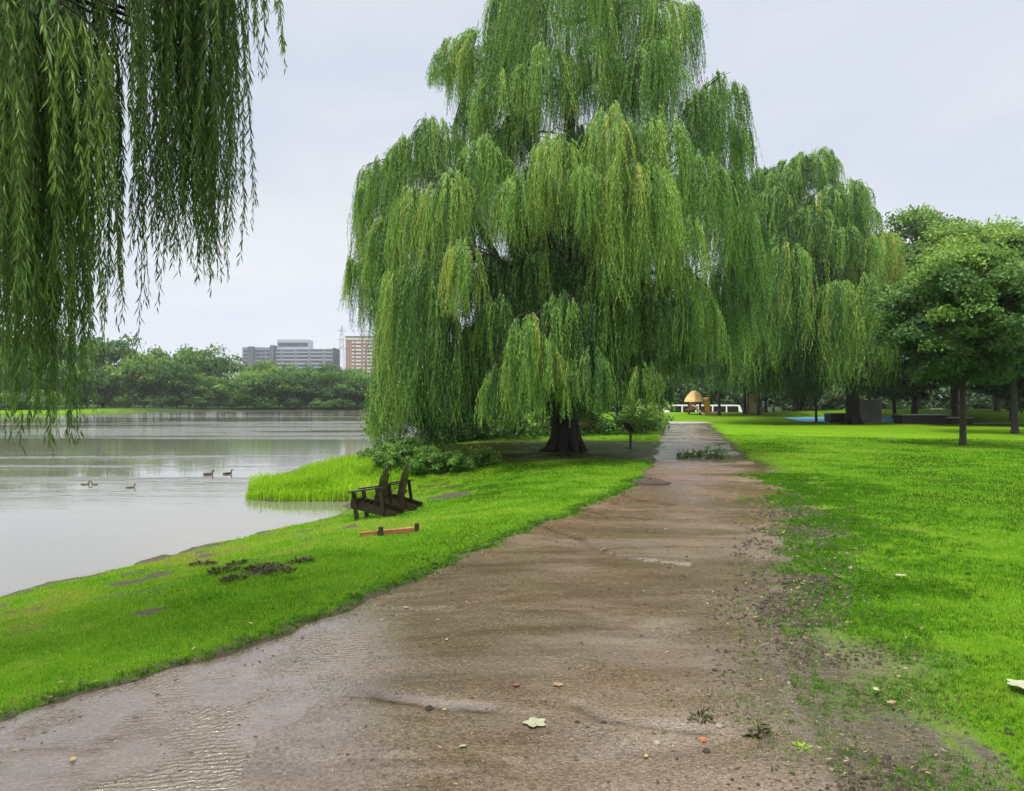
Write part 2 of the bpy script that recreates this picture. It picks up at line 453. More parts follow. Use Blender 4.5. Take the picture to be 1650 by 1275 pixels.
a1 = mapr(nt, noise(nt, v, 1.1, 3), .42, .62, 0, 1); a2 = mapr(nt, noise(nt, pos_mapped(nt, (1.3, 1, 1), 1), 1.4, 3), .48, .62, 0, 1)
nrm = bump(nt, w.outputs['Fac'], math_n(nt, 'MULTIPLY', a1, .50), .015)
nrm = bump(nt, w2.outputs['Fac'], math_n(nt, 'MULTIPLY', a2, .5), .014, nrm)
nrm = bump(nt, rn, .16, .010, nrm)
nt.links.new(nrm, b.inputs['Normal'])
M['puddle'] = m

M['chair'] = plain('dark_wood', (.024, .015, .012), .30, .5, 6, .3)
M['board'] = plain('weathered_board', (.24, .11, .035), .7, .35, 5, .4)
M['stake'] = plain('dark_stake', (.03, .02, .015), .8)
M['metal_dark'] = plain('dark_metal', (.02, .02, .022), .45, .2, 8, .05)
M['panel_grey'] = plain('grey_panel', (.20, .20, .21), .5, .12, 2, .05)
M['concrete'] = plain('pale_concrete', (.24, .23, .22), .8, .15, 1.5, .3)
M['utility'] = plain('utility_grey', (.105, .105, .105), .7, .15, 1.2, .15)
M['planter'] = plain('planter_brown', (.030, .024, .024), .7, .3, 1.5, .2)
M['cap'] = plain('planter_cap', (.30, .34, .27), .7, .2, 2, .2)
M['blue'] = plain('blue_paint', (.10, .42, .75), .5, .12, .6, .05)
M['tan'] = plain('tan_panel', (.62, .42, .18), .6, .12, 2, .05)
M['cream'] = plain('cream_panel', (.72, .60, .42), .6, .1, 2, .05)
M['orange'] = plain('orange_panel', (.75, .36, .05), .5, .1, 2, .05)
M['post'] = plain('red_brown_post', (.045, .022, .022), .7, .3, 3, .2)
M['brown'] = plain('brown_panel', (.20, .10, .06), .7, .2, 3, .1)
M['white'] = plain('white_paint', (.80, .80, .80), .3, .04, 1, .0)
M['silver'] = plain('silver_paint', (.42, .44, .46), .3, .04, 1, .0, .4)
M['glass'] = plain('dark_glass', (.012, .014, .018), .08, .2, 1, .0)
M['tyre'] = plain('tyre_rubber', (.02, .02, .02), .85)
M['duckbody'] = plain('duck_brown', (.045, .032, .024), .6, .5, 14, .1)
M['duckhead'] = plain('duck_head', (.012, .014, .012), .5, .3, 8, .0)
M['duckpale'] = plain('duck_grey', (.11, .09, .07), .6, .45, 14, .1)
M['bill'] = plain('duck_bill', (.22, .15, .04), .5)
M['bgrey'] = plain('block_grey', (.24, .27, .33), .8, .08, .1, .0)
M['bdark'] = plain('block_dark_stair', (.11, .14, .19), .8, .1, .1, .0)
M['bband'] = plain('window_band', (.07, .095, .14), .35, .3, .25, .0)
M['bwhite'] = plain('block_pale', (.42, .45, .50), .8, .05, .1, .0)
M['brick'] = plain('tower_brick', (.33, .21, .18), .85, .12, .3, .0)
M['bricktrim'] = plain('tower_trim', (.60, .54, .44), .8, .08, .3, .0)
M['bwin'] = plain('tower_window', (.62, .60, .58), .5, .12, .5, .0)
M['pylon'] = plain('pylon_steel', (.38, .40, .44), .6, .1, 1, .0)
M['stone1'] = plain('brick_chip', (.30, .12, .06), .7, .3, 20, .3)
M['stone2'] = plain('dark_clod', (.035, .026, .02), .9, .4, 20, .5)
M['stone3'] = plain('pale_pebble', (.24, .21, .18), .7, .2, 20, .2)
M['leafpale'] = plain('leaf_pale', (.25, .28, .17), .5, .2, 20, .1)
M['leafbrown'] = plain('leaf_brown', (.24, .16, .09), .6, .3, 20, .1)
M['leafred'] = plain('leaf_red', (.15, .05, .04), .6, .3, 20, .1)
M['leafyellow'] = plain('leaf_yellow', (.28, .23, .08), .6, .2, 20, .1)
M['nest'] = plain('twig_nest', (.050, .032, .026), .9, .5, 6, .6)

# ------------------------------------------------------------------ ground sheet
rings = [0.8]
while rings[-1] < 940: rings.append(rings[-1] * 1.0125 + 0.004)
ang = np.concatenate((np.linspace(-180, -46, 60)[:-1], np.linspace(-46, 46, 460), np.linspace(46, 180, 60)[1:-1]))
A, R = np.meshgrid(np.radians(ang), np.array(rings))
gx = (R * np.sin(A)).ravel(); gy = (R * np.cos(A)).ravel()
gx = np.append(gx, 0.0); gy = np.append(gy, 0.0)
gd = river_dist(gx, gy); gz = H0(gx, gy, gd)
ip = in_path(gx, gy, .14)
gz -= 0.05 * ip
ga = grass_amount(gx, gy, gd)
nr, na = A.shape
i = np.arange(nr - 1)[:, None]; j = np.arange(na)[None, :]
q = np.stack([i * na + j, i * na + (j + 1) % na, (i + 1) * na + (j + 1) % na, (i + 1) * na + j], -1).reshape(-1, 4)
tri = np.stack([np.full(na, nr * na), (np.arange(na) + 1) % na, np.arange(na)], -1)
bl = np.where(R.ravel() < 45, sm(34, 12, R.ravel()), 0); bl = np.append(bl, 1)
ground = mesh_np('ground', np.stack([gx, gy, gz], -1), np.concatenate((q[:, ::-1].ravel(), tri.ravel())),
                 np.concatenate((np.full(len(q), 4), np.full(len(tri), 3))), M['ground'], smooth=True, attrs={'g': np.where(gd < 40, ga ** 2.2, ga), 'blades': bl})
tag(ground, kind='structure')

# river sheet
rv = MB(); rv.add([(-430, -45, WATER), (60, -45, WATER), (60, 190, WATER), (-430, 190, WATER)], [(0, 1, 2, 3)])
tag(rv.build('river', M['river']), kind='structure')

# path sheet
ys = [-6.0]
while ys[-1] < PATH_END: ys.append(ys[-1] + (0.10 if ys[-1] < 1.5 else max(.022, .0042 * ys[-1] * max(1, ys[-1] / 6))))
ys[-1] = PATH_END; ys = np.array(ys)
NU = 150
pl, pr = path_l(ys), path_r(ys)
EXT = .16
u = np.linspace(0, 1, NU)
px_ = (pl - EXT)[:, None] + (pr - pl + 2 * EXT)[:, None] * u[None, :]
py_ = np.repeat(ys[:, None], NU, 1)
def path_relief(x, y):
    z = (fbm(x * .8, y * .8, 61) - .5) * .05 + (fbm(x * 4, y * 4, 62, 4) - .5) * .016
    # little erosion ledges that cross the path
    for (pts, dep) in RILLS:
        q = np.array(pts); best = np.full(np.shape(x), 1e9); sg = np.zeros(np.shape(x))
        for k in range(len(q) - 1):
            ax, ay = q[k]; bx, by = q[k + 1]; dx, dy = bx - ax, by - ay
            t = np.clip(((x - ax) * dx + (y - ay) * dy) / (dx * dx + dy * dy), 0, 1)
            dd = np.hypot(x - ax - t * dx, y - ay - t * dy)
            c = (dx * (y - ay) - dy * (x - ax))
            sg = np.where(dd < best, np.sign(c), sg); best = np.minimum(best, dd)
        wob = .6 + .8 * fbm(x * 5, y * 5, 66, 2)
        z = z - dep * np.exp(-(best / .045) ** 2) * wob + np.where(sg > 0, 1, -.25) * dep * .22 * np.exp(-(best / .22) ** 2) * wob
    return z
RILLS = [([gp(a, b) for a, b in [(560, 1108), (640, 1126), (710, 1136), (790, 1143)]], .020),
         ([gp(a, b) for a, b in [(885, 852), (930, 866), (965, 885), (1000, 900), (1110, 913)]], .034),
         ([gp(a, b) for a, b in [(1000, 798), (1030, 806), (1080, 815)]], .035),
         ([gp(a, b) for a, b in [(940, 822), (985, 830), (1050, 836)]], .028),
         ([gp(a, b) for a, b in [(930, 1138), (975, 1160), (1050, 1172), (1130, 1182)]], .018)]
def path_z(x, y):
    x = np.asarray(x, float); y = np.asarray(y, float)
    l, r = path_l(y), path_r(y)
    basin = sm(-.25, -1.25, x + .35 * (fbm(x * .9, y * .9, 91) - .5) * 2) * sm(8.2, 5.4, y)
    return H0(x, y) * .5 + path_relief(x, y) * (1 - .55 * basin) - .040 * basin + .010 * sm(9, 6, y)
pz_ = path_z(px_, py_)
e = np.minimum(px_ - (pl - EXT)[:, None], (pr + EXT)[:, None] - px_)
pz_ = pz_ - .07 * (1 - sm(0, EXT * 1.5, e)) + .004
n0, n1 = px_.shape
i = np.arange(n0 - 1)[:, None]; j = np.arange(n1 - 1)[None, :]
q = np.stack([i * n1 + j, i * n1 + j + 1, (i + 1) * n1 + j + 1, (i + 1) * n1 + j], -1).reshape(-1, 4)
ra = np.zeros(px_.shape)
for pts, dep in RILLS:
    qn = np.array(pts)
    for k in range(len(qn) - 1):
        a_, b_ = qn[k], qn[k + 1]; dd_ = b_ - a_
        t = np.clip(((px_ - a_[0]) * dd_[0] + (py_ - a_[1]) * dd_[1]) / (dd_ @ dd_), 0, 1)
        dist = np.hypot(px_ - a_[0] - t * dd_[0], py_ - a_[1] - t * dd_[1])
        ra = np.maximum(ra, np.exp(-(dist / (.028 + .0035 * py_)) ** 2) * np.clip(1.5 * fbm(px_ * 5, py_ * 5, 67, 3), 0, 1))
path = mesh_np('path', np.stack([px_, py_, pz_], -1).reshape(-1, 3), q.ravel(), np.full(len(q), 4), M['path'], smooth=True, attrs={'rill': ra.ravel()})
tag(path, kind='structure')
# the puddle: level water that fills the low left side of the path
def puddle(name, poly, z, label):
    mb = MB(); mb.add([(x, y, z) for x, y in poly], [tuple(range(len(poly)))]); return tag(mb.build(name, M['puddle']), kind='structure')
yy = np.linspace(2.0, 9.0, 60)
zl = -.016
puddle('puddle', [(float(path_l(y)) + 0.02, float(y)) for y in yy] + [(float(.55 * path_l(y) + .45 * path_r(y)), float(y)) for y in yy[::-1]], zl, '')

def sheet(name, mat, x0, x1, y0, y1, lift=.006, n=24, fr=None):
    xs = np.linspace(x0, x1, n); yq = np.linspace(y0, y1, n); X, Y = np.meshgrid(xs, yq)
    if fr: X, Y = fr(X, Y)
    Z = H0(X, Y) + lift
    ii = np.arange(n - 1)[:, None]; jj = np.arange(n - 1)[None, :]
    q = np.stack([ii * n + jj, ii * n + jj + 1, (ii + 1) * n + jj + 1, (ii + 1) * n + jj], -1).reshape(-1, 4)
    return tag(mesh_np(name, np.stack([X, Y, Z], -1).reshape(-1, 3), q.ravel(), np.full(len(q), 4), mat, smooth=True), kind='structure')
sheet('pavement', M['concrete'], 11.5, 14.6, PATH_END - .1, PATH_END + 3.2, .02)
sheet('playground_surface', M['blue'], 22.4, 33.5, 56.5, 61.5, .02)
sheet('paved_patch', M['concrete'], 31.5, 36.5, 53.0, 54.6, .02)

# ------------------------------------------------------------------ grass
def blades(name, x, y, z, length, width, tone, mat, seed, lean=.45, seg2=False):
    rg = np.random.default_rng(seed); n = len(x)
    a = rg.uniform(0, 2 * np.pi, n); la = rg.uniform(0, 2 * np.pi, n); ln = np.minimum(np.abs(rg.normal(0, lean, n)), 1.15 if not seg2 else .8)
    dx, dy = np.cos(a) * width / 2, np.sin(a) * width / 2
    base = np.stack([x, y, z], -1); off = np.stack([dx, dy, 0 * dx], -1)
    lv = np.stack([np.cos(la), np.sin(la)], -1)
    mid = base + np.stack([lv[:, 0] * length * .5 * ln * .35, lv[:, 1] * length * .5 * ln * .35, length * .55], -1)
    tip = base + np.stack([lv[:, 0] * length * ln, lv[:, 1] * length * ln, length * np.clip(1 - .35 * ln, .3, 1)], -1)
    if seg2:
        v = np.stack([base - off, base + off, mid + off * .8, tip, mid - off * .8], 1).reshape(-1, 3)
        b0 = np.arange(n) * 5
        lp = np.concatenate((np.stack([b0, b0 + 1, b0 + 2, b0 + 4], -1).ravel(), np.stack([b0 + 4, b0 + 2, b0 + 3], -1).ravel())); sz = np.concatenate((np.full(n, 4), np.full(n, 3))); tn = np.repeat(tone, 5)
    else:
        v = np.stack([base - off, base + off, tip], 1).reshape(-1, 3)
        lp = np.arange(n * 3); sz = np.full(n, 3); tn = np.repeat(tone, 3)
    return mesh_np(name, v, lp, sz, mat, tone=tn)

rg = np.random.default_rng(3)
N0 = 2050000
# sample distance so that density falls with distance
uu = rg.uniform(0, 1, N0)
RMIN, RMAX = 2.3, 38.0
rr = RMIN * (RMAX / RMIN) ** uu           # density ~ 1/r^2
th = np.radians(rg.uniform(-58, 58, N0))
bx, by = rr * np.sin(th), rr * np.cos(th)
keep = rg.uniform(0, 1, N0) < np.clip((rr / 9.0), .30, 1) ** .55 * .62
bx, by, rr = bx[keep], by[keep], rr[keep]
bd = river_dist(bx, by)
ok = bd > .01
bx, by, rr, bd = bx[ok], by[ok], rr[ok], bd[ok]
bg = grass_amount(bx, by, bd)
ok = rg.uniform(0, 1, len(bx)) < np.where(bg > .62, np.clip(bg * 1.15 - .05, 0, 1), np.where(bx < 0, bg, bg * .12))
bx, by, rr, bd, bg = bx[ok], by[ok], rr[ok], bd[ok], bg[ok]
bz = H0(bx, by, bd) - .006
patch = fbm(bx * .45, by * .45, 71); patch2 = fbm(bx * 2.2, by * 2.2, 72, 3)
ton = np.clip(.42 + .22 * sm(3.2, .6, bd) * (bx < 2) * (patch2 + .3) + (bg < .9) * .16 * rg.uniform(-1, 1.6, len(bx)) + (patch - .5) * 1.3 + (patch2 - .5) * .9 + rg.normal(0, .17, len(bx)) + (rg.uniform(0, 1, len(bx)) > .965) * .4, 0, 1)
blen = (.030 + .018 * patch2) * np.clip(bg, .45, 1) * rg.uniform(.6, 1.3, len(bx)) * np.clip((rr / 7) ** .35, .8, 1.6)
bwid = .0042 * np.clip(rr / 4.0, .9, 7) * rg.uniform(.7, 1.2, len(bx))
rt = np.random.default_rng(19); NT = 26000
ty_ = 2.5 * (17 / 2.5) ** rt.uniform(0, 1, NT); off_ = rt.normal(.72, .55, NT)
tx_ = path_r(ty_) + off_ + (fbm(ty_ * .8, ty_ * 0 + 5, 95) - .5) * .8
kp = rt.uniform(0, 1, NT) < np.clip(.25 + .75 * (fbm(tx_ * 2.2, ty_ * 2.2, 96, 3) - .38) * 4, 0, 1) * np.clip(1 - np.maximum(0, -off_) * 1.4, .03, 1)
kp &= rt.uniform(0, 1, NT) < np.clip((ty_ / 8) ** 1.0, .35, 1)
lt_ = 1300; ly2 = 3.0 * (16 / 3.0) ** rt.uniform(0, 1, lt_); lx2 = path_l(ly2) + rt.normal(-.02, .07, lt_)
tx_ = np.concatenate((tx_[kp], lx2)); ty_ = np.concatenate((ty_[kp], ly2)); nb = rt.integers(8, 30, len(tx_)); ti = np.repeat(np.arange(len(tx_)), nb); nT = len(ti)
tr_ = (.008 + .045 * rt.uniform(0, 1, len(tx_)) ** 2.2)[ti] * np.clip(ty_[ti] / 6, .9, 2)
qx = tx_[ti] + rt.normal(0, 1, nT) * tr_; qy = ty_[ti] + rt.normal(0, .7, nT) * tr_
qz = np.where(in_path(qx, qy) > .5, path_z(qx, qy), H0(qx, qy)) - .008
tone_t = np.clip(rt.normal(.20, .19, len(tx_))[ti] + rt.normal(0, .1, nT), 0, 1)
bx, by, bz = np.concatenate((bx, qx)), np.concatenate((by, qy)), np.concatenate((bz, qz)); rr2 = np.hypot(qx, qy)
blen = np.concatenate((blen, rt.uniform(.018, .042, nT) * np.clip((rr2 / 6) ** .4, .9, 1.5))); bwid = np.concatenate((bwid, .0045 * np.clip(rr2 / 4, .9, 5) * rt.uniform(.7, 1.2, nT))); ton = np.concatenate((ton, tone_t))
gr = blades('grass', bx, by, bz, blen, bwid, ton, M['grass'], 5, .85)
tag(gr, 'short bright green lawn grass on both sides of the muddy path', 'grass', kind='stuff')
print('grass blades', len(bx))

# tall sedge on the spit
sp = np.array([gp(a, b, WATER) for a, b in [(395, 805), (440, 808.5), (500, 809), (560, 808), (606, 803), (640, 792), (690, 770), (700, 757), (640, 748), (590, 747), (540, 753), (470, 769), (408, 786)]])
def in_poly(x, y, poly):
    ins = np.zeros(x.shape, bool); n = len(poly)
    for k in range(n):
        ax, ay = poly[k]; b_x, b_y = poly[(k + 1) % n]
        if ay == b_y: continue
        ins ^= ((ay > y) != (b_y > y)) & (x < ax + (y - ay) / (b_y - ay) * (b_x - ax))
    return ins
rg = np.random.default_rng(8)
sx_ = rg.uniform(sp[:, 0].min(), sp[:, 0].max(), 60000); sy_ = rg.uniform(sp[:, 1].min(), sp[:, 1].max(), 60000)
k = in_poly(sx_, sy_, sp) & (rg.uniform(0, 1, 60000) < .5); sx_, sy_ = sx_[k], sy_[k]
sn = fbm(sx_ * 1.1, sy_ * 1.1, 81)
sh = (.08 + .46 * sn) * rg.uniform(.6, 1.25, len(sx_))
sz_ = np.maximum(H0(sx_, sy_), WATER - .05)
st = np.clip(.5 + (sn - .5) * .8 + rg.normal(0, .16, len(sx_)), 0, 1)
sg = blades('tall_grass', sx_, sy_, sz_, sh, .022 * rg.uniform(.6, 1.3, len(sx_)), st, M['sedge'], 9, .45, True)
tag(sg, 'tall bright green reedy grass on the spit at the water edge', 'tall grass', kind='stuff')

# ------------------------------------------------------------------ leaves
def leaf_quads(base, dirv, nrm, L, W):
    """diamond leaves; all (N,3) / (N,)"""
    side = np.cross(dirv, nrm); side /= np.linalg.norm(side, axis=1, keepdims=True) + 1e-9
    up = np.cross(side, dirv)
    mid = base + dirv * (L * .45)[:, None]
    tip = base + dirv * L[:, None] - up * (L * .08)[:, None]
    v = np.stack([base, mid + side * (W / 2)[:, None] + up * (W * .12)[:, None], tip, mid - side * (W / 2)[:, None] + up * (W * .12)[:, None]], 1)
    return v.reshape(-1, 3)

def unit(v): return v / (np.linalg.norm(v, axis=-1, keepdims=True) + 1e-9)

def strands(start, outdir, arch, length, spacing, L, W, tone, seed, drift=.25, stems=None, spread=.55):
    """hanging willow branchlets: leaves along curves that leave outward and then fall"""
    rg = np.random.default_rng(seed); n = len(start)
    cnt = np.maximum(3, (length / spacing).astype(int)); tot = int(cnt.sum())
    idx = np.repeat(np.arange(n), cnt)
    first = np.concatenate(([0], np.cumsum(cnt)[:-1]))
    kk = np.arange(tot) - first[idx]
    s = (kk + rg.uniform(-.4, .4, tot)) * spacing; s = np.clip(s, 0, None)
    ph = rg.uniform(0, 6.28, (n, 2)); fr = rg.uniform(.5, 1.3, (n, 2))
    def curve(s, idx):
        h = arch[idx] * (1 - np.exp(-s / .55))
        dz = -(s - .62 * arch[idx] * (1 - np.exp(-s / .40)))
        dz = dz + np.where(s < .6, .10 * np.sin(s / .6 * np.pi) * arch[idx], 0)
        w = drift * np.clip(s / 2.5, 0, 1.4)
        p = start[idx] + np.stack([outdir[idx, 0] * h + w * np.sin(ph[idx, 0] + s * fr[idx, 0]), outdir[idx, 1] * h + w * np.sin(ph[idx, 1] + s * fr[idx, 1]), dz], -1)
        return p
    p = curve(s, idx); p2 = curve(s + .05, idx)
    t = unit(p2 - p)
    az = rg.uniform(0, 6.28, tot)
    lat = np.stack([np.cos(az), np.sin(az), 0 * az], -1)
    d = unit(t * 1.0 + lat * (spread * rg.uniform(.4, 1.4, tot))[:, None] + np.array([0, 0, -.45]))
    nr_ = unit(np.cross(d, rg.normal(0, 1, (tot, 3))) )
    endf = 1 - .35 * (kk / cnt[idx])
    Ls = L * rg.uniform(.65, 1.25, tot) * endf; Ws = W * rg.uniform(.7, 1.2, tot) * endf
    v = leaf_quads(p, d, nr_, Ls, Ws)
    tn = np.clip(tone[idx] + rg.normal(0, .10, tot), 0, 1)
    if stems is not None:
        r, step = stems
        for a in range(n):
            ss = np.arange(0, length[a], step)
            stem_mb.tube(list(map(tuple, curve(ss, np.full(len(ss), a)))), list(np.linspace(r, r * .3, len(ss))), 3, False)
    return v, np.repeat(tn, 4)

def quad_mesh(name, v, tone, mat, parent):
    n = len(v) // 4
    return mesh_np(name, v, np.arange(n * 4), np.full(n, 4), mat, parent, tone=tone)

def bez(a, b, c, n=7):
    return [a * (1 - t) ** 2 + b * 2 * t * (1 - t) + c * t * t for t in [k / (n - 1) for k in range(n)]]

def dome_strands(c, rx, bottom, nst, tone, seed, out, rag=.5, cap=.75):
    """a dome of branchlets: c top point, rx radius, bottom z of the curtain; out: unit xy from trunk"""
    rg = np.random.default_rng(seed)
    nw = max(5, nst // 9); wi = rg.integers(0, nw, nst)
    q = np.sqrt(rg.uniform(0, 1, nw))[wi]; a = rg.uniform(0, 6.28, nw)[wi]
    x = q * np.cos(a) + rg.normal(0, .05, nst); y = q * np.sin(a) + rg.normal(0, .045, nst)
    wl = np.clip(1 - np.abs(rg.normal(0, .26, nw)), .3, 1.0)[wi]; wt = rg.normal(0, .15, nw)[wi]; wo = rg.normal(0, .4, (nw, 2))[wi]
    cap = cap * rg.uniform(.6, 1.5)
    st = np.stack([c[0] + x * rx * .75, c[1] + y * rx * .75, c[2] - cap * rx * (q ** 2.2) + rg.normal(0, .10, nst) - .1], -1)
    od = unit(np.stack([x, y], -1) * 1.0 + np.array(out)[None, :] * .35 + wo + rg.normal(0, .12, (nst, 2)))
    ar = rx * .32 * rg.uniform(.4, 1.5, nst)
    full = np.maximum(.5, st[:, 2] - bottom)
    ln = full * np.clip(wl * 1.08 - np.abs(rg.normal(0, .10, nst)) - rag * .55 * q ** 2, .22, 1.08) + .62 * ar
    tn = tone + wt + rg.normal(0, .05, nst) + .05 * (1 - q)
    return st, od, ar, ln, tn

def willow(name, base, trunk_r, domes, fork_z, label, spacing, L, W, seed, dens, backs=True, extra_tone=0.0, centre_px=900):
    """domes: (x, top y, half width, bottom y in photo pixels, front factor, tone)"""
    bx_, by_, bz_ = base
    root = empty(name, base); rg_ = random.Random(seed)
    S = [[], [], [], [], []]; tops = []
    k = 0
    for (px, ty, hw, bot, fr_, tn) in domes:
        for side in ((1, -1) if backs else (1,)):
            D = by_ - side * fr_
            if side < 0:
                if abs(fr_) < .8: continue
                px2 = px + rg_.uniform(-25, 25); D = by_ + abs(fr_) * rg_.uniform(.6, 1)
            else: px2 = px
            c = P(px2, ty, D) if side > 0 else Vector(((px2 - CX) / F * by_, D, EYE - (ty - HY) / F * by_))
            rx = hw / F * D
            bz = (EYE - (bot - HY) / F * D) if side > 0 else EYE - (bot - HY) / F * by_
            tn = tn - .10 if tn < .40 else tn  # inner domes get darker leaves: the crown's interior shade put into the tone
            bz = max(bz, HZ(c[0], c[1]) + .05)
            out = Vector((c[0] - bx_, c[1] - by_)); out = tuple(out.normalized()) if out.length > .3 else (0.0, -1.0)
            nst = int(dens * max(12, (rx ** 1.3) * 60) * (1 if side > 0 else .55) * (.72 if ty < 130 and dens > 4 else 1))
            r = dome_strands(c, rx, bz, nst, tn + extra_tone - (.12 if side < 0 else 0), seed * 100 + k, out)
            for a, b_ in zip(S, r): a.append(b_)
            tops.append((c, rx)); k += 1
    S = [np.concatenate(a) for a in S]
    v, tn = strands(S[0], S[1], S[2], S[3], spacing, L, W, S[4], seed)
    v = v - np.array(base)
    print(name, 'leaves', len(v) // 4)
    quad_mesh('crown', v, tn, M['willow'], root)
    return root, tops

def willow_trunk(root, base, r0, tops, forks, seed, mat, lean=(0, 0)):
    rg_ = random.Random(seed); mb = MB(); B = Vector(base)
    # flared butt with root buttresses
    hs = [-.25, 0, .18, .5, 1.0, 1.7, forks[0][2] - bz0(base)]
    for a in range(7):
        q = a / 7 * 6.28 + rg_.uniform(-.3, .3); e_ = Vector((math.cos(q), math.sin(q), 0))
        mb.tube([e_ * r0 * .35 + Vector((0, 0, 1.1)), e_ * r0 * .75 + Vector((0, 0, .4)), e_ * r0 * 1.25 + Vector((0, 0, .08)), e_ * r0 * rg_.uniform(1.6, 2.6) + Vector((0, 0, -.12))],
                [r0 * .46, r0 * .38, r0 * .24, r0 * .07], 8, True, .12, a)
    rs = [r0 * 1.12, r0 * 1.06, r0 * 1.0, r0 * .94, r0 * .9, r0 * .88, r0 * .8]
    mb.tube([Vector((lean[0] * h, lean[1] * h, h)) for h in hs], rs, 14, True, .08, seed)
    fk = [Vector(f) - B for f in forks]
    trunk_top = Vector((lean[0] * hs[-1], lean[1] * hs[-1], hs[-1]))
    # main limbs to the forks
    for k, f in enumerate(fk):
        a0 = trunk_top + Vector((rg_.uniform(-.3, .3), rg_.uniform(-.2, .2), -.5)) * r0
        midp = (a0 + f) / 2 + Vector((rg_.uniform(-.4, .4), rg_.uniform(-.3, .3), rg_.uniform(-.1, .4)))
        pts = bez(a0, midp, f, 8)
        mb.tube(pts, [r0 * (.50 - .36 * t / 7) for t in range(8)], 10, True, .08, seed + k)
    for c, rx in tops:
        t = Vector(c) - B - Vector((0, 0, .35 * rx))
        best = min(fk, key=lambda f: (f - t).length + max(0, f.z - t.z) * 1.5)
        midp = best.lerp(t, .55) + Vector((0, 0, .22 * (best - t).length))
        n = 8; pts = bez(best, midp, t, n)
        for q in range(1, n - 1): pts[q] += Vector((rg_.uniform(-.1, .1), rg_.uniform(-.1, .1), rg_.uniform(-.1, .1)))
        r1 = min(.075, .02 + .012 * (best - t).length) * (r0 / .62)
        mb.tube(pts, [r1 * (1 - .8 * q / (n - 1)) for q in range(n)], 6, True)
        for z in range(3):
            q = rg_.uniform(0, 6.28); e_ = Vector((math.cos(q), math.sin(q), 0)) * rx * .7
            mb.tube(bez(pts[5], pts[6] + e_ * .5 + Vector((0, 0, .3 * rx)), t + e_, 5), [r1 * .35, r1 * .3, r1 * .25, r1 * .18, .006], 5, False)
    return mb.build('trunk', mat, root, True)
def bz0(b): return b[2]

